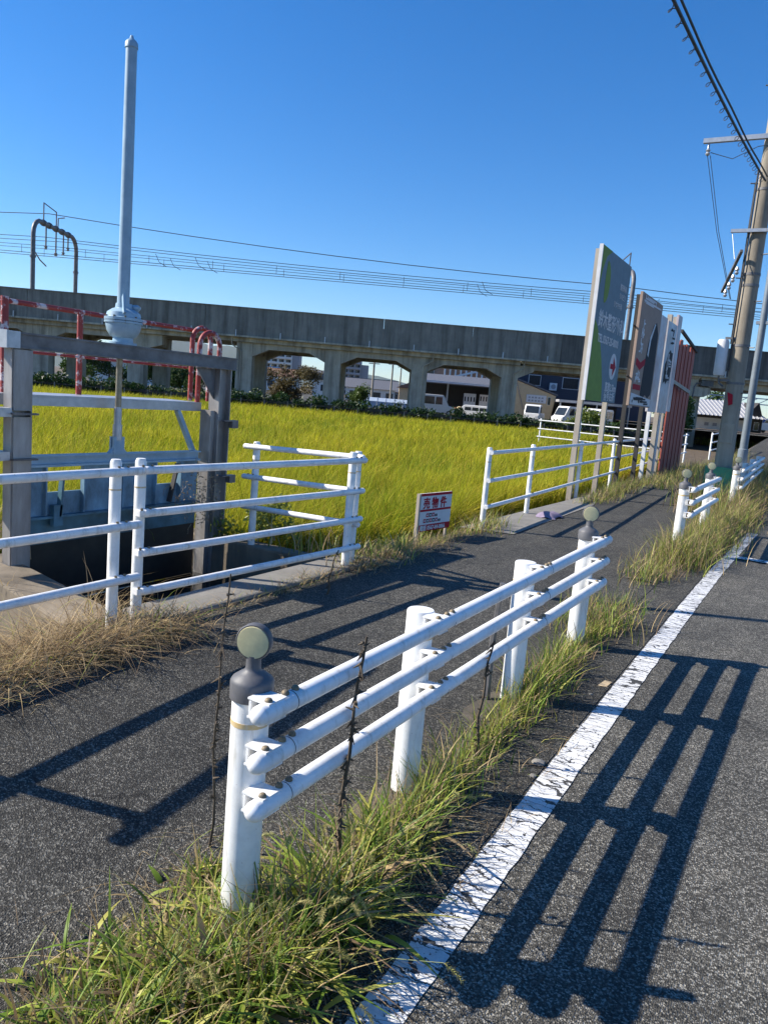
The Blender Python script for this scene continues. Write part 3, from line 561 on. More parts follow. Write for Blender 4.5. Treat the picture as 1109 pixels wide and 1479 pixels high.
ub('box_bracket', 'steeld', MB().bar((PX-.28, PY-.1, 2.42), (PX, PY-.1, 2.42), .04, .04).bar((PX-.28, PY-.1, 3.2), (PX, PY-.1, 3.2), .04, .04).tube([(PX-.3, PY-.12, 2.5), (PX-.28, PY-.12, 2.36), (PX-.2, PY-.14, 2.3)], .02, 8), bxm)
ub('red_tag', 'sred', MB().prism([(PX-.1, PY-rr(2.1)-.004, 2.2), (PX+.0, PY-rr(2.1)-.01, 2.16), (PX+.02, PY-rr(2.1)-.01, 1.98), (PX-.05, PY-rr(2.1)-.01, 1.95)], (0, -.006, 0)), pl)
ub('plate', 'pole', MB().box(PX-.11, PY*0+PX+.11, PY-rr(1.4)-.012, PY-rr(1.4)+.06, 1.25, 1.62), pl)
ub('cable_riser', 'wire', MB().tube([(PX-.15, PY-.13, 2.6), (PX-.14, PY-.13, 6.2)], .016, 8).tube([(PX-.18, PY-.06, 3.1), (PX-.165, PY-.06, 6)], .012, 8))
arm = ub('cross_arm', 'galv', MB().box(PX-1.15, PX+1.2, PY-.2, PY-.12, 6.72, 6.80)); 
ub('insulator', 'galv', MB().lathe([(.025, 0), (.045, .03), (.025, .06), (.045, .09), (.02, .12), (.02, .2)], (PX-1.05, PY-.16, 6.5), 10), arm, smooth=True)
ub('lower_arm', 'galv', MB().box(PX-.45, PX+.6, PY-.2, PY-.14, 5.1, 5.16)); ub('arm_stay', 'galv', MB().tube([(PX-.42, PY-.17, 5.1), (PX-.3, PY-.3, 4.6)], .008, 6))
ub('cable_clamp_bar', 'steeld', MB().bar((PX-.2, PY-.3, 4.75), (PX-.6, PY+.9, 4.2), .05, .05))
for k in range(4): ub('hanging_insulator', 'galv', MB().lathe([(.02, 0), (.04, .03), (.02, .06), (.04, .09), (.02, .14)], (PX-.25-.08*k, PY-.15+.24*k, 4.35-.1*k), 8), smooth=True)
for dx in (0, .05): ub('drop_wire', 'wire', MB().tube([(PX-1.05+dx, PY-.16, 6.5), (PX-.75+dx*.7, PY+.2, 5.2), (PX-.38+dx*.3, PY+.5, 4.0)], .006, 5))
ub('arm_wire', 'wire', MB().tube([(PX-1.0, PY-.16, 6.55), (PX-.6, PY-.2, 6.4), (PX-.2, PY-.15, 6.6), (PX+.3, PY-.15, 6.62)], .007, 5))
ub('green_guard', 'green', MB().box(PX-.26, PX+.2, PY-.45, PY-.43, .02, .8).box(PX+.2, PX+.215, PY-.45, PY-.05, .02, .8), bev=.006)
lb0 = Vector((-1.62, 18.0, 0)); lp = thing('lamp_post', lb0, 'slim grey steel lamp post right behind the concrete utility pole', 'lamp post')
MB().tube([(-1.62, 18, -.1), (-1.62, 18, 1.1), (-1.62, 18, 1.12), (-1.62, 18, 7.5)], [.1, .1, .08, .055], 18).build('pole', 'lampsteel', lp, off=lb0, smooth=True)
MB().box(-1.75, -1.4, 17.95, 18.05, 3.7, 3.76).build('sign_bracket', 'galv', lp, off=lb0); MB().tube([(-1.62, 18, 7.4), (-1.3, 18, 7.8), (-.4, 18, 7.9)], .04, 10).build('arm', 'galv', lp, off=lb0, smooth=True)
MB().box(-.75, -.2, 17.9, 18.1, 7.85, 7.95).build('lamp_head', 'galv', lp, off=lb0, bev=.02)
# overhead cable bundle from the pole towards the next pole behind the camera
cb0 = Vector((PX, PY-.15, 6)); cb = thing('cable_bundle', cb0, 'black overhead cable with looping hangers running to utility pole', 'cable')
def cpt(t): y = PY-.15-34*t; return Vector((PX-.45*t, y, 6.0-3.7*t*(1-t)+.35*t))
tp = [cpt(k/60) for k in range(61)]
MB().tube(tp, .017, 8).build('main_cable', 'wire', cb, off=cb0, smooth=True); MB().tube([p+Vector((.02, 0, .07+.01*math.sin(k))) for k, p in enumerate(tp)], .014, 6).build('messenger_wire', 'wire', cb, off=cb0, smooth=True)
lo = []
for k in range(0, 61*8):
    t = k/(61*8-1)*.5; p = cpt(t); a = k*.62
    lo.append(p+Vector((-.03+.042*math.cos(a), .02*math.sin(a), -.02+.055*math.sin(a))))
MB().tube(lo, .005, 5).build('spiral_hanger', 'wire', cb, off=cb0, smooth=True)
# ================================================================== viaduct
VR = R(YAW); v0 = W(0, 60, -.6); via = thing('viaduct', v0, 'long concrete railway viaduct with haunched arches and plain parapet', 'viaduct', rz=VR)
ZB = .6      # local z of world 0
def vb(name, m_, b, parent=None, **k): return b.build(name, m_, parent or via, **k)
VW = 8.6
def z(v): return v+ZB
deck = vb('deck', 'conc', MB().box(-110, 9.46, .3, VW-.3, z(4.66), z(5.0)).box(9.54, 23.3, .3, VW-.3, z(4.8), z(5.0)).box(23.42, 110, .3, VW-.3, z(4.75), z(5.0)))
s = -110.; k = 0
while s < 110:
    L = 6.8; e = s+L-.03; dark = (9.4 < s+1 < 23.4) or s > 24
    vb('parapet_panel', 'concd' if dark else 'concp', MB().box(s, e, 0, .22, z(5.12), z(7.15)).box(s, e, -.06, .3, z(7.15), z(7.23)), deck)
    vb('edge_slab', 'conc', MB().box(s, e, -.12, .6, z(4.98), z(5.12)), deck)
    s += L; k += 1
for q_ in np.arange(-60, 60, 3.4): vb('scupper', 'galv', MB().tube([(q_, -.13, z(5.04)), (q_, -.13, z(5.5))], .045, 6), deck)
vb('back_parapet', 'concp', MB().box(-110, 110, VW-.22, VW, z(5.0), z(7.15)), deck)
pier_s = [-27.6, -20.2, -11.8, -4.95, 1.8, 8.8]; pier_s = [-27.6-7.2*k for k in range(6, 0, -1)]+pier_s
pw = .62
for s in pier_s:
    for D in (.55, VW-1.75): 
        pi = vb('pier', 'conc', MB().box(s-pw, s+pw, D, D+1.2, 0, z(4.66)), bev=.03)
    vb('cap_beam', 'conc', MB().box(s-pw+.02, s+pw-.02, 1.76, VW-1.77, z(3.9), z(4.655)))
def arch(a, b):
    for D in (.55, VW-1.55):
        zt, zh = 4.22, 3.62; h = 1.25
        poly = [(a, D+.05, z(4.655)), (a, D+.05, z(zh)), (a+h, D+.05, z(zt)), (b-h, D+.05, z(zt)), (b, D+.05, z(zh)), (b, D+.05, z(4.655))]
        vb('arch_beam', 'conc', MB().prism(poly, (0, .95, 0)))
for a, b in zip(pier_s[:-1], pier_s[1:]):
    if a == -20.2: continue
    arch(a+pw+.002, b-pw-.002)
vb('corbel', 'conc', MB().prism([(-20.2+pw, .6, z(4.65)), (-20.2+pw, .6, z(3.5)), (-18.2, .6, z(3.9)), (-18.2, .6, z(4.65))], (0, 1, 0)))
vb('corbel', 'conc', MB().prism([(8.8+pw, .6, z(4.65)), (8.8+pw, .6, z(3.7)), (10.6, .6, z(4.25)), (10.6, .6, z(4.65))], (0, 1, 0)))
for D in (1.0, 3, 5, 7): vb('girder', 'conc', MB().box(9.7, 22.3, D, D+.5, z(4.4), z(4.795))); vb('girder', 'conc', MB().box(24.3, 60, D, D+.5, z(4.25), z(4.745)))
for s in (23.3, 61): 
    vb('pier', 'conc', MB().box(s-.75, s+.55, 1.2, VW-1.2, 0, z(3.5)), bev=.03)
    vb('pier_cap', 'conc', MB().prism([(s-1.2, .35, z(4.2)), (s-1.2, .35, z(3.75)), (s-.6, .35, z(3.45)), (s+.5, .35, z(3.45)), (s+.95, .35, z(3.75)), (s+.95, .35, z(4.2))], (0, VW-.7, 0)), bev=.03)
    vb('bearing_block', 'conc', MB().box(s-1.1, s+.02, .5, VW-.6, z(4.2), z(4.79)))
    vb('drain_box', 'concd', MB().box(s+.1, s+1.0, .1, .5, z(4.28), z(4.7)))
    vb('drain_pipe', 'steeld', MB().tube([(s+.1, .32, z(4.5)), (s-.2, .3, z(4.45)), (s-.35, .25, z(4.2)), (s-.4, .3, z(3.2)), (s-.45, 1.1, z(2.5)), (s-.45, 1.1, 0)], .06, 8), smooth=True)
for s, sg_ in ((8.8, 1), (-11.8, -1), (1.8, 1)):
    vb('drain_pipe', 'conc', MB().tube([(s+sg_*.95, .2, z(5)), (s+sg_*.95, .25, z(4.4)), (s+.25*sg_, .45, z(4.0)), (s+.25*sg_, .47, 0)], .06, 8), smooth=True)
# catenary portals on the viaduct and their wires
def portal(label, s):
    g0 = W(s, 60.3, 5.0); root = thing('catenary_portal', g0, label, 'catenary portal', 'catenary portals on the viaduct', rz=VR)
    y0, y1, zt, r = .05, 8.0, 7.45, 1.1
    pts = [(0, y0, 0), (0, y0, zt-r)]+[(0, y0+r-r*math.cos(R(a)), zt-r+r*math.sin(R(a))) for a in (20, 40, 60, 80)]
    MB().tube(pts, .17, 12).build('post', 'steeld', root, smooth=True)
    pts = [(0, y1, 0), (0, y1, zt-r)]+[(0, y1-r+r*math.cos(R(a)), zt-r+r*math.sin(R(a))) for a in (20, 40, 60, 80)]
    MB().tube(pts, .17, 12).build('post', 'steeld', root, smooth=True)
    MB().tube([(0, y0+r-.2, zt), (0, y1-r+.2, zt)], .17, 12).build('beam', 'steeld', root, smooth=True)
    for yy in (1.6, 2.6, 3.8, 5.0, 6.2): MB().tube([(0, yy, zt), (0, yy+.25, zt)], .25, 10).build('clamp', 'steeld', root, smooth=True)
    for yy in (y0, y1): MB().tube([(0, yy, 4.6), (0, yy, 4.75)], .23, 12).build('collar', 'steeld', root, smooth=True)
    MB().tube([(0, 1.75, zt), (0, 1.75, zt+1.5), (0, 4, zt+1.3), (0, 4, zt)], .05, 6).build('top_frame', 'steeld', root); MB().tube([(0, 4.3, zt), (0, 4.35, zt+.9), (.5, 4.4, zt+1.0)], .05, 6).build('feeder_arm', 'steeld', root)
    for yy, L in ((2.2, 1.9), (4.0, 2.1), (5.4, 1.8), (6.3, 1.3)): 
        h = MB().tube([(0, yy, zt), (0, yy, zt-L)], .06, 6).build('hanger', 'steeld', root)
        MB().lathe([(.05, 0), (.16, .05), (.05, .12), (.16, .2), (.05, .28)], (0, yy, zt-L), 8).build('insulator', 'steeld', h)
    MB().tube([(0, .1, 5.2), (0, 1.2, 4.6), (0, 2.3, 4.3)], .05, 6).build('steady_arm', 'steeld', root)
    return root
portal('rounded steel catenary portal on the viaduct behind the sluice gate', -28.2); portal('catenary portal on the viaduct partly hidden by the slate billboard', 17.3)
wr = thing('railway_wires', W(0, 62, 9), 'thin railway wires strung above the viaduct', 'wires', rz=VR)
def wire(name, D, pts, r=.022, sag=0):
    out = []
    for (s0_, z0_), (s1_, z1_) in zip(pts[:-1], pts[1:]):
        for k in range(8): t = k/8; out.append((s0_+(s1_-s0_)*t, D, z0_+(z1_-z0_)*t-sag*4*t*(1-t)))
    out.append((pts[-1][0], D, pts[-1][1])); MB().tube(out, r, 5).build(name, 'wire', wr)
zz = lambda v: v-9
wire('feeder_wire', 1, [(-74, zz(12.6)), (-28.2, zz(13.35)), (17.3, zz(11.55)), (62, zz(11.3))], .03, .45)
for D, dz in ((.3, 0), (4.2, .35)):
    wire('messenger_wire', D, [(-74, zz(11.2+dz)), (-28.2, zz(11.45+dz)), (17.3, zz(10.9+dz)), (62, zz(10.7+dz))], .024, .25)
    wire('contact_wire', D, [(-74, zz(10.1+dz)), (-28.2, zz(10.2+dz)), (17.3, zz(10.1+dz)), (62, zz(9.8+dz))], .024, 0)
    wire('auxiliary_wire', D, [(-74, zz(10.6+dz)), (-28.2, zz(10.8+dz)), (17.3, zz(10.5+dz)), (62, zz(10.3+dz))], .02, .1)
    for s in np.arange(-60, 60, 5.0): MB().tube([(s, D, zz(10.15+dz)), (s, D, zz(10.75+dz))], .018, 4).build('dropper', 'wire', wr)
    for s in (-19.5, -16.4, 6.1): MB().tube([(s, D, zz(10.9+dz)), (s+.3, D, zz(10.3+dz)), (s+.9, D, zz(10.0+dz))], .022, 5).build('steady_link', 'wire', wr)
# ================================================================== hedge and low fence at the far side of the rice
hg = thing('hedge', W(-20, 54, -.46), 'long dark green hedge along the foot of the viaduct', 'hedge', rz=VR)
bl = [(s+rnd.uniform(-.3, .3), rnd.uniform(-.2, .2), .78+rnd.uniform(-.12, .12), .7, .6, .62+rnd.uniform(-.2, .25)) for s in np.arange(-62, 39, .75) if not (-12 < s < -8 and False)]
leaves('foliage', bl, 62000, .12, [(.012, .03, .008), (.04, .085, .02)], hg)
for s in np.arange(-62, 39, .75): pass
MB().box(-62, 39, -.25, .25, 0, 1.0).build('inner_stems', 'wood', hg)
lf_ = thing('low_fence', W(-20, 53.1, -.46), 'low dark post and rail fence in front of the hedge', 'fence', rz=VR)
for s in np.arange(-40, 39, 1.6): MB().box(s-.035, s+.035, -.035, .035, 0, 1.0).build('post', 'steeld', lf_)
MB().box(-40, 39, -.02, .02, .85, .9).box(-40, 39, -.02, .02, .45, .5).build('rail', 'wood', lf_)
# ================================================================== buildings behind the viaduct
def bthing(name, s, D, z0, label, cat, rz=0, group=None): return thing(name, W(s, D, z0), label, cat, group, VR+rz)
def windows(root, rects, y, m_='glass', frame=.06):
    for (x0, x1, z0, z1) in rects:
        f = MB().box(x0-frame, x1+frame, y-.05, y+.02, z0-frame, z1+frame).build('window', 'swhite', root)
        MB().box(x0, x1, y-.07, y-.052, z0, z1).build('pane', m_, f)
def gable_house(s, D, w_, d_, h_, rh_, wall, roof, label, z0=-.02, rz=0, win=(), ridge='x', ov=.5):
    r = bthing('house', s, D, z0, label, 'house', rz, 'houses beyond the viaduct')
    MB().box(-w_/2, w_/2, 0, d_, 0, h_).build('wall', wall, r)
    if ridge == 'x': poly = [(-w_/2-ov, -ov, h_-.05), (-w_/2-ov, d_/2, h_+rh_), (-w_/2-ov, d_+ov, h_-.05), (-w_/2-ov, d_/2, h_+rh_-.22)]; poly = [(-w_/2-ov, -ov, h_+.02), (-w_/2-ov, d_/2, h_+rh_), (-w_/2-ov, d_+ov, h_+.02)]; dv = (w_+2*ov, 0, 0)
    else: poly = [(-w_/2-ov, -ov, h_+.02), (0, -ov, h_+rh_), (w_/2+ov, -ov, h_+.02)]; dv = (0, d_+2*ov, 0)
    rf = MB().prism(poly, dv).build('roof', roof, r)
    if ridge == 'x': MB().box(-w_/2-ov, w_/2+ov, d_/2-.15, d_/2+.15, h_+rh_-.08, h_+rh_+.1).build('ridge_cap', roof, rf)
    else: MB().box(-.15, .15, -ov, d_+ov, h_+rh_-.08, h_+rh_+.1).build('ridge_cap', roof, rf)
    windows(r, win, 0); return r
def apartment(s, D, w_, d_, floors, wall, label, z0, cols, rz=0):
    r = bthing('apartment_block', s, D, z0, label, 'building', rz); H = floors*2.9
    MB().box(-w_/2, w_/2, 0, d_, 0, H).build('wall', wall, r); MB().box(-w_*.2, w_*.15, d_*.3, d_*.7, H, H+2.4).build('roof_house', wall, r)
    MB().box(w_/2, w_/2+4, 2, d_, 0, H-3).build('side_wing', 'wallg', r)
    for f in range(floors):
        MB().box(-w_/2-.1, w_/2+.1, -1.3, -.02, f*2.9+.05, f*2.9+1.1).build('balcony', 'wallw' if wall == 'wallw' else 'wallg', r)
        for c in range(cols):
            x = -w_/2+(c+.5)*w_/cols; f_ = MB().box(x-w_/cols*.36, x+w_/cols*.36, -.06, .02, f*2.9+1.12, f*2.9+2.6).build('window', 'dark', r); MB().box(x-w_/cols*.3, x, -.1, -.062, f*2.9+1.2, f*2.9+2.5).build('pane', 'glass', f_)
    return r
apartment(-67, 430, 19, 12, 8, 'wallw', 'white balcony apartment block seen through the leftmost arch', -1.5, 5)
apartment(-26, 430, 13, 12, 7, 'wallg', 'grey balcony apartment block seen through the second arch', -1, 4)
gable_house(-28, 190, 8, 8, 3.7, 2.0, 'wallw', 'roofbr', 'house with brown tiled roof behind the brownish tree', win=((-3, -1.2, 1.2, 2.6), (1, 2.6, 1.2, 2.6)))
gable_house(-38, 230, 9, 8, 5.2, 1.6, 'wallw', 'roofbl', 'house with blue sheet roof left of the brown tiled roof', win=((-2, 0, 3, 4.2),))
gable_house(-13.4, 150, 4.4, 6, 3.3, 1.4, 'wallw', 'roofg', 'small white gabled house beside the second pier', ridge='y', win=((-.8, .8, 1.2, 2.4),))
gable_house(-18.2, 200, 6, 8, 5.2, 1.0, 'wallw', 'roofg', 'two storey pale house behind the small white gable', win=((-1.8, -.4, 3, 4.2), (.6, 2, 3, 4.2)))
gable_house(-4.6, 150, 9.5, 12, 2.4, 1.9, 'wallw', 'roofg', 'long low house with grey tiled roof in the second arch', win=((-4, -2, .6, 1.8), (0, 2, .6, 1.8), (3, 4.4, .6, 1.8)))
gable_house(1.2, 165, 5, 8, 2.2, 1.6, 'wallb', 'roofg', 'small brown house right of the long low house', win=((-1.6, -.4, .6, 1.8),))
gh = bthing('tarp_shelter', -1.3, 88, -.02, 'low pale blue sheet covered shelter behind the round shrub', 'shelter')
MB().prism([(-3.6, 0, 0), (-3.6, .1, .75), (-3.6, 1.2, 1.15), (-3.6, 2.4, .75), (-3.6, 2.5, 0)], (7.0, 0, 0)).build('cover', 'tarp', gh)
for k in range(8): MB().tube([(-3.5+k*.98, -.02, 0), (-3.5+k*.98, .08, .77), (-3.5+k*.98, 1.2, 1.18), (-3.5+k*.98, 2.42, .77)], .03, 6).build('hoop', 'galv', gh)
gable_house(3.6, 140, 5.5, 6, 3.0, 1.5, 'walltan', 'roofbr', 'small tan house near the power poles in the second arch', ridge='y', win=((-1, 1, 1, 2.2),))
gable_house(-38, 112, 12, 8, 3.2, 1.7, 'wallw', 'roofg', 'grey roofed house behind trees at far left', win=((-3, -1, 1, 2.2), (1, 3, 1, 2.2)))
# open warehouse shed
wh = bthing('warehouse_shed', 7.3, 84, -.02, 'open fronted dark shed with white slatted doors in the third arch', 'shed')
MB().box(-4.5, 4.6, 3.5, 9, 0, 3.3).build('inner_wall', 'wood', wh); rf = MB().prism([(-4.9, -1.2, 3.45), (-4.9, 4.2, 4.35), (-4.9, 9.4, 3.45)], (9.9, 0, 0)).build('roof', 'roofg', wh)
MB().box(-4.9, 5.0, -1.32, -1.21, 3.3, 3.5).build('fascia', 'swhite', rf)
for x in (-4.3, -1.6, 4.4): MB().box(x-.08, x+.08, -.1, .06, 0, 3.5).build('post', 'galv', wh)
for x0, x1 in ((.2, 1.5), (1.9, 3.1), (3.12, 4.32)):
    d_ = MB().box(x0, x1, 0, .06, 0, 2.45).build('door', 'wallw', wh)
    for q in range(4):
        u = x0+(q+.5)*(x1-x0)/4
        for z0_ in ((1.75, .35) if x0 > 1.6 else (1.6,)): MB().box(u-.07, u+.07, -.012, -.002, z0_, z0_+.5).build('vent', 'dark', d_)
ld = bthing('office_building', 9.2, 125, 0, 'brown brick building with white exterior stair above the shed roof', 'building')
MB().box(-5.5, 6.5, 0, 9, 0, 7.5).build('wall', 'wallb', ld)
windows(ld, [(-4.6, -3.2, 5.2, 6.6)], 0)
for k in range(9): MB().box(-1.6+k*.85, -1.35+k*.85, -.6, -.4, 4.5, 7.4).build('stair_rail', 'swhite', ld)
MB().bar((-1.5, -.5, 4.8), (5.5, -.5, 6.9), .15, .3).build('stair_stringer', 'swhite', ld)
# tan building and navy houses
tn = bthing('tan_building', 15.0, 81, -.02, 'tan building with sloping roof edge and small white notice', 'building')
MB().prism([(-2.9, 0, 0), (1.3, 0, 0), (1.75, 0, 2.9), (-2.9, 0, 4.35)], (0, 6, 0)).build('wall', 'walltan', tn)
MB().prism([(-3.0, -.15, 4.42), (1.9, -.15, 2.93), (1.9, -.15, 3.08), (-3.0, -.15, 4.58)], (0, 6.3, 0)).build('roof', 'roofg', tn)
bd_ = MB().box(-1.3, .75, -.06, -.005, 2.05, 2.85).build('notice', 'swhite', tn)
for r_ in range(2):
    for k in range(5): MB().box(-1.1+k*.34, -.9+k*.34, -.068, -.061, 2.5-.32*r_, 2.66-.32*r_).build('notice_mark', 'wallg', bd_)
windows(tn, [(.95, 1.2, 1.95, 2.7)], 0, 'glass', .03)
MB().tube([(-2.55, -.1, 4.2), (-1.9, -.1, 2.4), (-1.5, -.1, 1.2)], .05, 6).build('downpipe', 'steeld', tn)
nv = bthing('row_house', 20.5, 90, -.02, 'navy sided row house with white air conditioners above tan building', 'house')
MB().box(-7, 9, 0, 8, 0, 5.75).build('wall', 'walln', nv); MB().prism([(-7.3, -.4, 5.75), (-7.3, 4, 6.5), (-7.3, 8.4, 5.75)], (16.6, 0, 0)).build('roof', 'roofg', nv)
windows(nv, [(-5.2, -3.9, 4.1, 5.2), (-1.3, .5, 4.0, 5.2), (2.4, 3.8, 4.0, 5.2)], 0)
for x in (-2.4, 1.5):
    a_ = MB().box(x-.4, x+.4, -.4, -.02, 3.65, 4.5).build('air_conditioner', 'swhite', nv, bev=.03); MB().lathe([(.28, 0), (.28, .01)], (x, -.41, 4.08), 14, (0, -1, 0)).build('fan_grille', 'wallg', a_)
cp = bthing('carport', 19.6, 79, -.02, 'grey carport with dark bay beside the tan building', 'carport')
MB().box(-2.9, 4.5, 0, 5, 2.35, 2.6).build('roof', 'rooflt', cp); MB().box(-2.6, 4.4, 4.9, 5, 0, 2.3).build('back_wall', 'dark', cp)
for x in (-2.7, 1, 4.3): MB().box(x-.06, x+.06, .1, .22, 0, 2.34).build('post', 'galv', cp)
# dark timber house on the raised street at right
dh = bthing('timber_house', 32.4, 75, .9, 'dark timber house with pale ribbed metal roof beyond the viaduct', 'house')
MB().box(-3.6, 2.9, 0, 7, 0, 1.1).build('wall', 'wallw', dh); MB().box(-3.6, 2.9, .02, 6.98, 1.1, 1.4).build('upper_wall', 'wood', dh)
MB().prism([(2.0, -.02, 0), (3.1, -.02, 0), (3.1, -.02, 1.4), (2.55, -.02, 2.9), (2.0, -.02, 2.2)], (0, 6.8, 0)).build('gable_end', 'wood', dh)
rf = MB().prism([(-4.0, -.6, 1.35), (-4.0, 3.4, 2.9), (-4.0, 7.4, 1.35)], (7.2, 0, 0)).build('roof', 'rooflt', dh)
for k in range(18): MB().bar((-3.9+k*.4, -.6, 1.39), (-3.9+k*.4, 3.4, 2.94), .06, .07).build('roof_rib', 'rooflt', rf)
windows(dh, [(2.35, 2.75, .3, 1.0)], -.03, 'glass', .04)
for k in range(3): MB().box(-2.4+k*.8, -2.0+k*.8, -.03, -.005, .35, .65).build('vent', 'wallg', dh)
# poles, road sign gantry far right
for (x, y, D, hh) in ((541, 520, 100, 7.4), (568, 522, 118, 8.2), (580, 527, 150, 9.0), (486, 520, 108, 7)):
    s_, z_ = sdz(x, y, D); pr = bthing('far_power_pole', s_, D, 0, {541: 'thin power pole beside the second pier', 568: 'tall thin power pole inside the second arch', 580: 'power pole nearest the third pier in the second arch', 486: 'power pole just left of the second pier'}[x], 'power pole')
    MB().tube([(0, 0, 0), (0, 0, z_)], [.17, .11], 8).build('pole', 'pole', pr, smooth=True); MB().box(-.7, .7, -.05, .05, z_-.5, z_-.4).build('cross_arm', 'steeld', pr)
gt_ = bthing('sign_gantry', 37, 95, .93, 'white truss gantry over the road beyond the viaduct', 'gantry')
for zq in (3.2, 3.9): MB().box(-3, 12, -.1, .1, zq, zq+.12).build('chord', 'galv', gt_)
for k in range(12): MB().bar((-3+k*1.25, 0, 3.25), (-3+(k+1)*1.25, 0, 3.95), .07, .07).build('web', 'galv', gt_)
for x in (-2.6, 11.5): MB().box(x-.12, x+.12, -.12, .12, 0, 4).build('post', 'galv', gt_)
rs0 = bthing('road_sign', 36.9, 78, .93, 'round blue road sign on thin post beside the timber house', 'road sign'); MB().tube([(0, 0, 0), (0, 0, 1.7)], .04, 8).build('post', 'galv', rs0)
M['sblue'] = flat('sign_blue', (.03, .12, .5)); dsc = MB().lathe([(.3, 0), (.3, .03)], (0, -.06, 1.35), 20, (0, -1, 0)).build('disc', 'sblue', rs0); MB().prism([(-.06, -.095, 1.15), (.06, -.095, 1.15), (.06, -.095, 1.4), (.15, -.095, 1.4), (0, -.095, 1.56), (-.15, -.095, 1.4), (-.06, -.095, 1.4)], (0, -.01, 0)).build('arrow', 'swhite', dsc)
# ------------------------------------------------------------------ vehicles
def van(label, s, D, z0, rz, L=3.4, H=1.9, Wd=1.48, hood=.35, truck=False, rear=0):
    r = thing('parked_van' if not truck else 'small_truck', W(s, D, z0), label, 'van' if not truck else 'truck', 'vehicles parked beyond the viaduct', VR+rz); a, b = -L/2, L/2
    if truck: prof = [(a, .35), (b-.12, .35), (b, .5), (b-.04, .95), (b-.5, H-.06), (b-.65, H), (b-1.25, H), (b-1.3, .8), (a, .8)]
    else: prof = [(a+.05, .28), (b-.1, .28), (b, .42), (b-.02, .85), (b-hood, 1.0), (b-hood-.5, H-.07), (b-hood-.65, H), (a+.15, H), (a+.04, H-.12), (a, 1.0)]
    body = MB().prism([(x, -Wd/2, z_) for x, z_ in prof], (0, Wd, 0)).build('body', 'carw', r, bev=.04)
    wx = [(b-hood-1.3, b-hood-.62)] if not truck else [(b-1.1, b-.62)]
    if not truck: wx += [(a+1.0, b-hood-1.38), (a+.2, a+.93)]
    for sd_ in (-1, 1):
        for x0, x1 in wx:
            y_ = sd_*(Wd/2+.006); MB().prism([(x0, y_, 1.08), (x1, y_, 1.08), (x1-.04, y_, H-.2), (x0+.03, y_, H-.2)], (0, sd_*.006, 0)).build('side_window', 'glass', body)
        for xx in (a+.62, b-.6):
            wl = MB().lathe([(.27, -.08), (.28, 0), (.26, .09)], (xx, sd_*(Wd/2-.07), .28), 18, (0, sd_, 0)).build('wheel', 'black', r, smooth=True); MB().lathe([(.17, .0), (.16, .02)], (xx, sd_*(Wd/2+.01), .28), 14, (0, sd_, 0)).build('rim', 'galv', wl)
        MB().box(b-.05, b+.012, sd_*.5-.14, sd_*.5+.14, .62, .82).build('headlight', 'swhite', body)
    q = b-hood if not truck else b-.04
    zf0, zf1 = (1.06, H-.16) if not truck else (1.05, H-.16); xf0, xf1 = (q-.02, q-.44) if not truck else (b-.1, b-.44)
    MB().prism([(xf0+.03, -Wd/2+.1, zf0), (xf0+.03, Wd/2-.1, zf0), (xf1+.03, Wd/2-.14, zf1), (xf1+.03, -Wd/2+.14, zf1)], (.012, 0, .008)).build('windscreen', 'glass', body)
    if not truck: MB().box(a-.012, a+.05, -Wd/2+.15, Wd/2-.15, 1.1, H-.25).build('rear_window', 'glass', body)
    if truck: MB().box(a, b-1.32, -Wd/2, Wd/2, .81, 1.05).build('bed', 'carw', body)
    return r
van('white wagon parked beside the third pier near the shed', 3.9, 77, -.02, R(0), 4.4, 2.0, 1.69, .7)
van('small white truck parked in front of the tan building', 14.0, 77, -.02, R(250), 3.4, 1.85, 1.48, truck=True)
van('white box van parked under the carport beside the tan building', 17.5, 77.5, -.02, R(215), 3.4, 1.95)
van('white van half hidden behind the slate billboard post', 20.4, 77.5, -.02, R(225), 3.4, 1.95)
van('pale van parked half behind the hedge in front of the shed', 8.0, 77.5, -.35, R(160), 3.4, 1.6)
van('white car waiting by the blue road sign at far right', 39.5, 84, .93, R(20), 4.0, 1.55, 1.65, .8)
# piles in front of the shed
jk = bthing('scrap_pile', 6.2, 79, -.02, 'heap of orange and pale junk in front of the shed', 'junk pile')
for k in range(9): MB().lathe([(.05, 0), (.45, .15), (.38, .45), (.1, .6)], (rnd.uniform(-1.1, 1.1), rnd.uniform(-.5, .5), rnd.uniform(0, .6)), 7).build('lump', ('roofbr', 'walltan', 'redw')[k % 3], jk)
# ================================================================== trees and bushes
def tree(name, label, s, D, z0, blobs, n, size, cols, trunk_h, tr=.12, cat='tree', group=None):
    r = bthing(name, s, D, z0, label, cat, 0, group)
    t = MB().tube([(0, 0, -.1), (.05, 0, trunk_h*.5), (0, .05, trunk_h)], [tr, tr*.8, tr*.5], 8)
    for b in blobs[:7]: t.tube([(0, .05, trunk_h*.7), ((b[0])*.6, b[1]*.6, (trunk_h*.7+b[2])/2+.1), (b[0], b[1], b[2])], [tr*.5, tr*.3, tr*.12], 6)
    t.build('trunk', 'bark', r, smooth=True); leaves('crown', blobs, n, size, cols, r); return r
def blobset(n, R_, H0, H1, r0, r1): return [(rnd.gauss(0, R_*.45), rnd.gauss(0, R_*.35), rnd.uniform(H0, H1), rnd.uniform(r0, r1), rnd.uniform(r0, r1), rnd.uniform(r0, r1)*.85) for _ in range(n)]
GRN = [(.025, .055, .012), (.07, .13, .03)]
tree('tree', 'bushy brownish tree standing in the leftmost arch', -8.9, 71, -.02, blobset(26, 2.6, .7, 3.0, .5, 1.0), 9500, .1, [(.10, .075, .035), (.16, .14, .06)], 1.5)
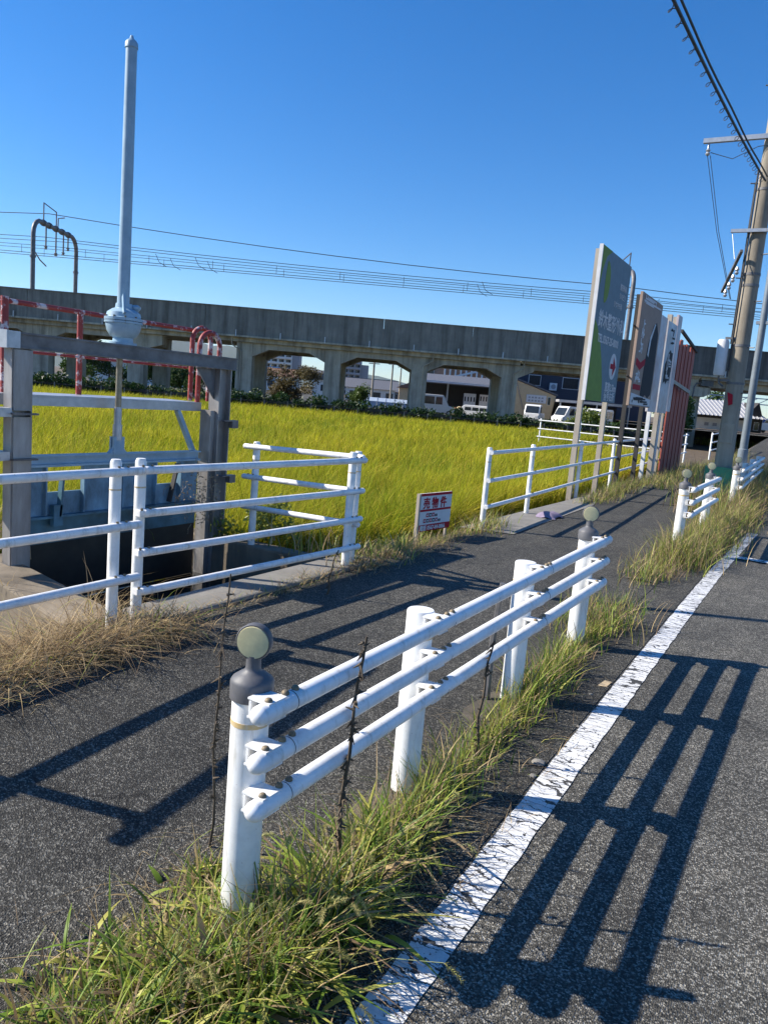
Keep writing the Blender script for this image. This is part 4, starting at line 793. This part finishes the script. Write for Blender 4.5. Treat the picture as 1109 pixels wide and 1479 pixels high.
tree('shrub', 'round green shrub in the middle of the second arch', -3.3, 71, -.02, blobset(12, 1.4, .6, 1.9, .45, .8), 3600, .1, [(.05, .09, .02), (.11, .17, .04)], 1.0, .08, 'shrub')
tree('shrub', 'yellow green bush behind the billboard posts', 14.6, 57.5, -.3, blobset(10, 1.6, .6, 1.7, .5, .8), 3600, .1, [(.10, .15, .02), (.22, .26, .05)], .9, .08, 'shrub')
tree('vine', 'dark green climbing bush against the right viaduct pier', 21.6, 58.6, 0, [(rnd.uniform(-.9, .9), 0, h, .5, .4, .5) for h in np.arange(.4, 3.6, .25)], 3400, .11, [(.02, .05, .012), (.07, .13, .03)], 2.6, .07, 'bush')
for k, (s, D, hh) in enumerate(((-45, 84, 4.0), (-39, 80, 4.4), (-33.5, 83, 3.9), (-29, 79, 4.2), (-25, 84, 3.6), (-21.5, 80, 3.0), (-17.6, 82, 2.6))):
    tree('tree', ('leftmost dark tree beyond the viaduct at picture edge', 'dark tree behind the gate frame left column', 'dark round tree left of the paired viaduct piers', 'dark tree between the paired viaduct piers', 'dark tree right of the paired piers under the viaduct', 'low dark tree left of the actuator stem', 'low dark tree under the ladder hoops')[k], s, D, -.02, blobset(14, 2.8, hh*.3, hh, .6, 1.2), 4200, .16, GRN, hh*.6, group='trees beyond the viaduct')
tree('tree', 'dark round tree beyond the gantry at far right', 47, 110, .93, blobset(14, 4, 1.5, 4.5, .9, 1.6), 4500, .2, GRN, 2.5)
tree('tree', 'second dark tree left of the gantry at far right', 41, 120, .93, blobset(12, 3, 1.2, 3.8, .9, 1.4), 3500, .2, GRN, 2.5)
# mountains
def mountain(label, s0, s1, D, prof, seed):
    q = random.Random(seed); n = 60; vs = []; c0 = W((s0+s1)/2, D, -1)
    for j in range(6):
        for i in range(n+1):
            t = i/n; h = np.interp(t, *prof)*(math.sin(math.pi*min(max(j/5, 0), 1)) if j not in (0, 5) else 0)+(q.uniform(-18, 18) if 0 < j < 5 and 0 < i < n else 0)
            vs.append((s0+(s1-s0)*t-(s0+s1)/2, (j-2.5)*500, max(h, 0)))
    r = MB().add(vs, [(j*(n+1)+i, j*(n+1)+i+1, (j+1)*(n+1)+i+1, (j+1)*(n+1)+i) for j in range(5) for i in range(n)]).build('mountain', 'mtn', smooth=True)
    r.location = c0; r.rotation_euler = (0, 0, VR); return struct(r)
mountain('', -4200, 1800, 9000, ([0, .18, .28, .36, .45, .52, .6, .66, .73, .8, .9, 1], [200, 330, 470, 380, 420, 250, 180, 215, 130, 110, 60, 0]), 3)
# ================================================================== rice
def rice(name, n, xlim, ylim, test, nb, h, wdt, segs, heads, parent=None):
    P = []
    while len(P) < n:
        x = rng.uniform(*xlim, 4000); y = rng.uniform(*ylim, 4000); k = test(x, y); P += list(zip(x[k], y[k]))
    P = np.array(P[:n]); N = n*nb; base = np.repeat(P, nb, 0)+rng.normal(0, .045, (N, 2)); base = np.concatenate([base, np.full((N, 1), -.47)], 1)
    patch = .5+.5*np.sin(P[:, 0]*.9+1.3*np.sin(P[:, 1]*.7))*np.cos(P[:, 1]*.55+P[:, 0]*.3); tone = np.clip(np.repeat(patch, nb)*.45+rng.random(N)*.6, 0, 1)
    g, yv_ = np.array((.13, .215, .013)), np.array((.49, .44, .026)); col = g+(yv_-g)*tone[:, None]
    tuft = np.repeat(rng.normal(1, .09, n), nb); hh = h*rng.uniform(.7, 1.08, N)*tuft*(.93+.12*np.repeat(patch, nb)); az = np.repeat(rng.normal(.6, 1.0, n), nb)+rng.normal(0, 1.1, N); ln = rng.uniform(.12, .55, N)
    isd = rng.random(N) < heads; ln[isd] = rng.uniform(.55, 1.1, isd.sum()); col[isd] = np.array((.54, .44, .06)); hh[isd] *= 1.12
    w_ = np.full(N, wdt)*rng.uniform(.7, 1.3, N)
    return blades_mesh(name, base, hh, az, ln, w_, col, segs, 'rice', 'stuff', parent, 2.0, .28)
def dist(x, y): return np.hypot(x, y)
def infield(x, y):
    D = x*FH.x+y*FH.y
    lim = np.where(y > 8.6, -4.55-np.clip((y-9)*.055, 0, 1.6), np.where(y > 6.3, -5.3+.45*np.clip(y-7.2, 0, 1.4), -7.3))
    s_ = x*RH.x+y*RH.y
    return (x < lim) & (D < 52.3) & (s_ > -D*.56-6) & ~((y > 35) & (x > -12.8))
ri = rice('rice_field', 2600, (-16, -4.5), (3.5, 17), lambda x, y: infield(x, y) & (dist(x, y) < 15.5), 30, .80, .012, 4, .22)
def join_rice(*a):
    o = rice('rice_mid', *a); return o
parts = [join_rice(8200, (-30, -4.5), (2, 31), lambda x, y: infield(x, y) & (dist(x, y) >= 15) & (dist(x, y) < 30), 13, .80, .022, 3, .2),
         join_rice(21000, (-62, -4.5), (0, 62), lambda x, y: infield(x, y) & (dist(x, y) >= 29.5), 7, .80, .045, 2, .2),
         rice('rice_far', 2600, (-85, -10), (10, 75), lambda x, y: (lambda D, s_: (D > 68.5) & (D < 78) & (s_ < -12) & (s_ > -60))(x*FH.x+y*FH.y, x*RH.x+y*RH.y), 7, .85, .08, 2, .2)]
tag(ri, 'ripening yellow green rice nearest the path', 'rice'); tag(parts[0], 'middle stretch of the yellow green rice field', 'rice'); tag(parts[1], 'far stretch of rice up to the hedge', 'rice'); tag(parts[2], 'strip of rice glimpsed beyond the viaduct piers', 'rice')
parts[0].name = 'rice_field'; parts[1].name = 'rice_field'; parts[2].name = 'rice_field'
# ================================================================== weeds
def weeds(name, label, spots, *a_, **k_):
    return _weeds(name, label, spots, *a_, **k_)
def _weeds(name, label, spots, green=.6, h=(.15, .45), w_=(.006, .014), mat_='leaf', lean=(.15, 1.0), segs=4, dryc=((.37, .27, .15), (.24, .165, .095)), wprof=None):
    B = []; 
    for (x, y, rx, ry, n, hs) in spots:
        a = rng.normal(0, .5, (n, 2)); B.append(np.concatenate([a*np.array((rx, ry))+np.array((x, y)), np.full((n, 1), hs)], 1))
    B = np.concatenate(B); N = len(B); hs = B[:, 2].copy(); 
    B[:, 2] = np.array([(gz(x, y)+.0 if x > -3.62 else bank(x, y) if (y > 6.3 or y < 3.3) else .03)-.01 for x, y in B[:, :2]])
    isg = rng.random(N) < green
    col = np.where(isg[:, None], mixcol(N, [(.16, .25, .03), (.28, .34, .05), (.42, .40, .09), (.09, .15, .02)], [.28, .3, .29, .13]), mixcol(N, list(dryc)+[(.5, .37, .18)], [.4, .35, .25]))
    hh = rng.uniform(*h, N)*hs; return tag(blades_mesh(name, B, hh, rng.uniform(0, 2*np.pi, N), rng.uniform(*lean, N), rng.uniform(*w_, N), col, segs, mat_, 'stuff', None, 1.7, .2, wprof), label, 'grass')
def along(x0, y0, x1, y1, n, rx, ry, cnt, hs=(.6, 1.1)): return [(x0+(x1-x0)*t, y0+(y1-y0)*t, rx*rnd.uniform(.6, 1.2), ry, int(cnt*rnd.uniform(.5, 1.4)), rnd.uniform(*hs)) for t in np.linspace(0, 1, n)]
NEAR = [(-1.42, 1.55, .2, .2, 300, .9), (-1.5, 1.8, .16, .18, 200, .75), (-1.26, 2.05, .13, .22, 380, 1.1), (-1.25, 1.72, .14, .22, 380, 1.1), (-1.62, 1.5, .18, .18, 130, .5), (-1.27, 2.42, .12, .25, 260, .95), (-1.56, 1.27, .2, .15, 220, .65), (-1.38, 1.25, .16, .14, 240, .8), (-1.7, 1.97, .1, .12, 70, .5)]
weeds('verge_grass', 'long bladed green grass round the nearest guard rail post', NEAR, .64, (.10, .38), (.005, .013))
LENS = ([0, .15, .45, .75, 1], [.25, .6, 1, .7, .05])
weeds('broad_leaf_weed', 'broad pale leaves low in the weeds at the nearest post', [(x, y, rx*1.15, ry*1.15, int(n*.55), h_) for x, y, rx, ry, n, h_ in NEAR], .82, (.08, .26), (.014, .028), 'leaf', (.5, 1.8), 5, wprof=LENS)
weeds('dry_litter', 'brown dry litter under the weeds at the nearest post', [(x, y, rx*1.35, ry*1.3, int(n*.8), h_) for x, y, rx, ry, n, h_ in NEAR], .04, (.05, .18), (.003, .008), 'dry', (1.0, 2.6), 3)
weeds('verge_grass', 'thin grass tufts along the foot of the nearest guard rail', along(-1.28, 2.5, -1.36, 5.7, 15, .14, .3, 210, (.5, 1.1)), .66, (.08, .34), (.004, .010))
weeds('verge_grass', 'dry and green grass mound between the two guard rails', along(-1.42, 7.9, -1.42, 9.4, 5, .26, .4, 220, (.6, 1))+[(-1.38, 6.0, .3, .45, 560, .9), (-1.38, 6.6, .22, .4, 160, .6)], .5, (.12, .42), (.004, .009))
weeds('verge_grass', 'tall dry green grass round the middle guard rail', along(-1.3, 9.2, -1.2, 14.5, 18, .36, .5, 420, (.7, 1.1)), .5, (.16, .5), (.004, .010))
weeds('verge_grass', 'tall pale grass round the utility pole and far guard rail', along(-1.45, 14.0, -1.3, 26, 22, .55, .7, 400, (.8, 1.4))+[(-2.1, 15.4, .35, .5, 420, 1.4), (-2.0, 16.4, .4, .5, 420, 1.7)], .34, (.2, .7), (.005, .012))
weeds('verge_grass', 'grass growing out of the concrete edge along the long fence', along(-3.75, 9.0, -3.85, 9.6, 3, .3, .4, 200, (.5, .8))+along(-3.6, 13.8, -4.1, 20, 12, .35, .6, 260, (.6, 1.0))+along(-4.0, 20, -4.6, 33, 14, .5, .9, 260, (.6, 1.3))+along(-3.3, 19, -3.7, 40, 16, .5, 1.0, 240, (.7, 1.5)), .5, (.12, .5), (.005, .012))
weeds('bank_weeds', 'low green weeds on the bank behind the fence return', along(-4.1, 6.5, -5.6, 7.2, 6, .5, .5, 330, (.6, 1.0))+along(-4.05, 7.2, -4.4, 9.0, 5, .3, .4, 240, (.5, .9))+along(-5.6, 6.6, -6.6, 6.6, 4, .5, .4, 160, (.6, 1)), .66, (.1, .42), (.006, .016))
weeds('dry_straw', 'heaps of pale dry straw along the left fence foot', along(-3.5, 3.5, -3.5, 1.3, 10, .26, .3, 520, (.6, 1.0))+along(-3.95, 3.05, -4.4, 1.2, 8, .5, .4, 500, (.8, 1.4))+along(-5.0, 2.9, -5.8, 2.4, 4, .6, .4, 300, (.9, 1.4)), .05, (.08, .34), (.003, .007), 'dry', (.6, 2.2))
weeds('dry_straw', 'dry brown grass litter on the kerb before the basin and sale sign', along(-3.58, 3.6, -3.6, 6.2, 10, .12, .3, 90, (.35, .6))+along(-3.62, 6.1, -3.9, 8.9, 9, .3, .4, 210, (.5, .9)), .15, (.06, .3), (.003, .007), 'dry', (.6, 2.0))
weeds('dry_straw', 'dry grass bank behind the sluice gate', along(-6.3, 3.9, -6.6, 6.2, 6, .5, .5, 220, (.6, 1)), .25, (.15, .5), (.005, .01), 'dry', (.4, 1.4))
weeds('grass_litter', 'thin dry stems scattered at the sidewalk weed edge', [(-1.7, 1.9, .3, .4, 70, .6), (-1.75, 1.3, .35, .4, 90, .6), (-1.45, 3.0, .12, .8, 90, .7), (-1.0, 3.4, .15, 1.0, 90, .5)], .1, (.1, .3), (.002, .004), 'dry', (.8, 2.2))
st_ = [(33.5+.4*k, 66.2+.6*(k % 3)) for k in range(3)]
gs = weeds('street_grass', 'strip of bright grass along the street before the timber house', [(W(28+k*1.4, 69.5).x, W(28+k*1.4, 69.5).y, 1.2, .8, 260, 1.0) for k in range(12)], .9, (.3, .9), (.03, .06), 'leaf', (.1, .6), 2)
# foxtail seed heads
def foxtails(n, cx, cy, rx, ry, hmin, hmax):
    st = MB(); V = []; F = []; C = []
    for k in range(n):
        x, y = cx+rnd.gauss(0, rx), cy+rnd.gauss(0, ry); h = rnd.uniform(hmin, hmax); a = rnd.uniform(-1.2, 1.6); l_ = rnd.uniform(.1, .3); d = Vector((math.cos(a), math.sin(a), 0))
        g_ = Vector((x, y, gz(x, y))); p0, p1, p2 = g_, g_+Vector((0, 0, h*.6))+d*l_*.35, g_+Vector((0, 0, h))+d*l_; st.tube([p0, p1, p2], [.0016, .0014, .001], 4)
        tip = (d*.8+Vector((0, 0, rnd.uniform(-.7, .35)))).normalized(); L = rnd.uniform(.045, .08); yl = rnd.random()
        for q in range(70):
            t = q/70; c = p2+tip*L*t-Vector((0, 0, .012*t*t)); rad = .009*(1-.55*abs(t-.4)); u = Vector((rnd.gauss(0, 1), rnd.gauss(0, 1), rnd.gauss(0, 1))); u = (u-tip*u.dot(tip)).normalized(); e = c+(u+tip*.7)*rad*1.5; sd_ = tip.cross(u)*.0011
            i = len(V); V += [tuple(c-sd_), tuple(c+sd_), tuple(e), tuple(e-sd_*.3)]; F.append((i, i+1, i+2, i+3)); C += [(.36+.2*yl, .38+.1*yl, .12+.08*yl)]*4
    r = raw_mesh('foxtail_heads', np.array(V), np.array(F), np.array(C), 'leaf', 'stuff'); tag(r, 'fuzzy foxtail seed heads in the grass at the nearest post', 'grass')
    b = st.build('foxtail_stems', M['stemg'], r); b['kind'] = 'stuff'
M['stemg'] = pm('grass_stem', (.14, .17, .05), .6)
foxtails(44, -1.36, 1.62, .16, .26, .12, .36); foxtails(20, -1.17, 2.1, .06, .25, .18, .36); 
# tall dead stalks in front of the rail
def stalk(label, x, y, h, lean, dx, dense, rad=.0075):
    b0 = Vector((x, y, gz(x, y))); r = thing('dead_stalk', b0, label, 'weed', 'dead weed stalks at the guard rail')
    pts = [Vector((dx*t+lean*t*t+.008*math.sin(t*14), .01*math.sin(t*9), h*t)) for t in np.linspace(0, 1, 12)]; MB().tube(pts, [rad*(1-.6*t)+.0013 for t in np.linspace(0, 1, 12)], 6).build('stem', 'bark', r, smooth=True)
    for k in range(dense):
        t = rnd.uniform(.15, .98); p = Vector((dx*t+lean*t*t, 0, h*t)); a = rnd.uniform(0, 6.28); L = rnd.uniform(.015, .06); MB().tube([p, p+Vector((math.cos(a)*L*.6, math.sin(a)*L*.6, L*rnd.uniform(-.9, .6)))], [.006, .0015], 4).build('dry_leaf', 'bark', r)
q_ = on_ground(478, 1290, -.19); stalk('tall thick dead brown stalk crossing the middle of the nearest rails', q_.x, q_.y, .98, .0, .05, 80)
q_ = on_ground(303, 1215, -.15); stalk('thin tall dead stalk left of the nearest reflector post', q_.x, q_.y, 1.1, .02, .0, 40, .0042)
stalk('short dead stalk between second and third guard rail posts', -1.3, 3.4, .62, .02, .01, 26); stalk('branching dry stem in front of the sluice basin kerb', -3.3, 5.0, .38, .04, .03, 14)
# dead vine tangled on the gate and a small bush on the bank beside it
dv = thing('dead_vine', (-5.45, 5.75, -.1), 'tangled pale dead vine hanging on the right side of the gate leaf', 'vine')
for k in range(34):
    p = Vector((rnd.uniform(-.05, .04), rnd.gauss(.05, .16), rnd.uniform(.25, .85))); pts = [p]
    for q in range(4): p = p+Vector((rnd.uniform(-.02, .02), rnd.uniform(-.07, .05), rnd.uniform(-.07, .05))); pts.append(p)
    MB().tube(pts, [.004, .0035, .003, .0025, .0015], 4).build('twig', 'twig', dv)
leaves('dry_leaves', [(0, .05, .55, .05, .3, .36)], 260, .016, [(.22, .17, .11), (.45, .38, .28)], dv, 'dry')
iv = thing('bank_bush', (-5.3, 6.55, -.2), 'small yellow green leafy bush on the bank right of the gate', 'bush')
MB().tube([(0, 0, -.1), (.02, .03, .2), (0, .06, .4)], [.012, .009, .005], 6).build('stem', 'bark', iv)
leaves('foliage', [(rnd.gauss(0, .14), rnd.gauss(0, .2), rnd.uniform(.1, .5), .16, .18, .14) for _ in range(9)], 1500, .028, [(.10, .15, .025), (.32, .34, .08)], iv)
# loose stones and a fallen leaf on the shoulder
for k, (x, y, q) in enumerate(((-1.02, 3.55, .035), (-1.0, 3.42, .018), (-.98, 4.1, .012), (-1.75, 1.52, .014), (-1.05, 4.6, .015))):
    tag(MB().lathe([(.3*q, 0), (q, .2*q), (q*.9, .45*q), (.3*q, .65*q)], (x, y, gz(x, y)), 7).build('stone', 'kerb'), ('largest pale stone chip on the road shoulder', 'small pale chip beside the largest stone chip', 'tiny pebble on shoulder near third post', 'small pale pebble on sidewalk by the weeds', 'tiny pebble on shoulder near fourth post')[k], 'stone')
tag(MB().add([(x, y, gz(x, y)+h) for x, y, h in ((-1.05, 4.75, .012), (-1.03, 4.85, .02), (-.99, 4.87, .012), (-1.0, 4.78, .006))], [(0, 1, 2, 3)]).build('fallen_leaf', 'walltan'), 'curled tan fallen leaf on the dark road shoulder', 'leaf')

# ------------------------------------------------------------------ the air itself
mm = bpy.data.materials.new('hazy_air'); mm.use_nodes = True; n = mm.node_tree.nodes; n.clear(); ou = n.new('ShaderNodeOutputMaterial'); pv = n.new('ShaderNodeVolumePrincipled')
pv.inputs['Color'].default_value = (.78, .87, 1, 1); pv.inputs['Density'].default_value = .00003; pv.inputs['Anisotropy'].default_value = .2
mm.node_tree.links.new(pv.outputs[0], ou.inputs['Volume']); M['haze'] = mm
MB().box(-12100, 12100, -3100, 12900, -1.7, 620).build('haze', 'haze')['kind'] = 'stuff'
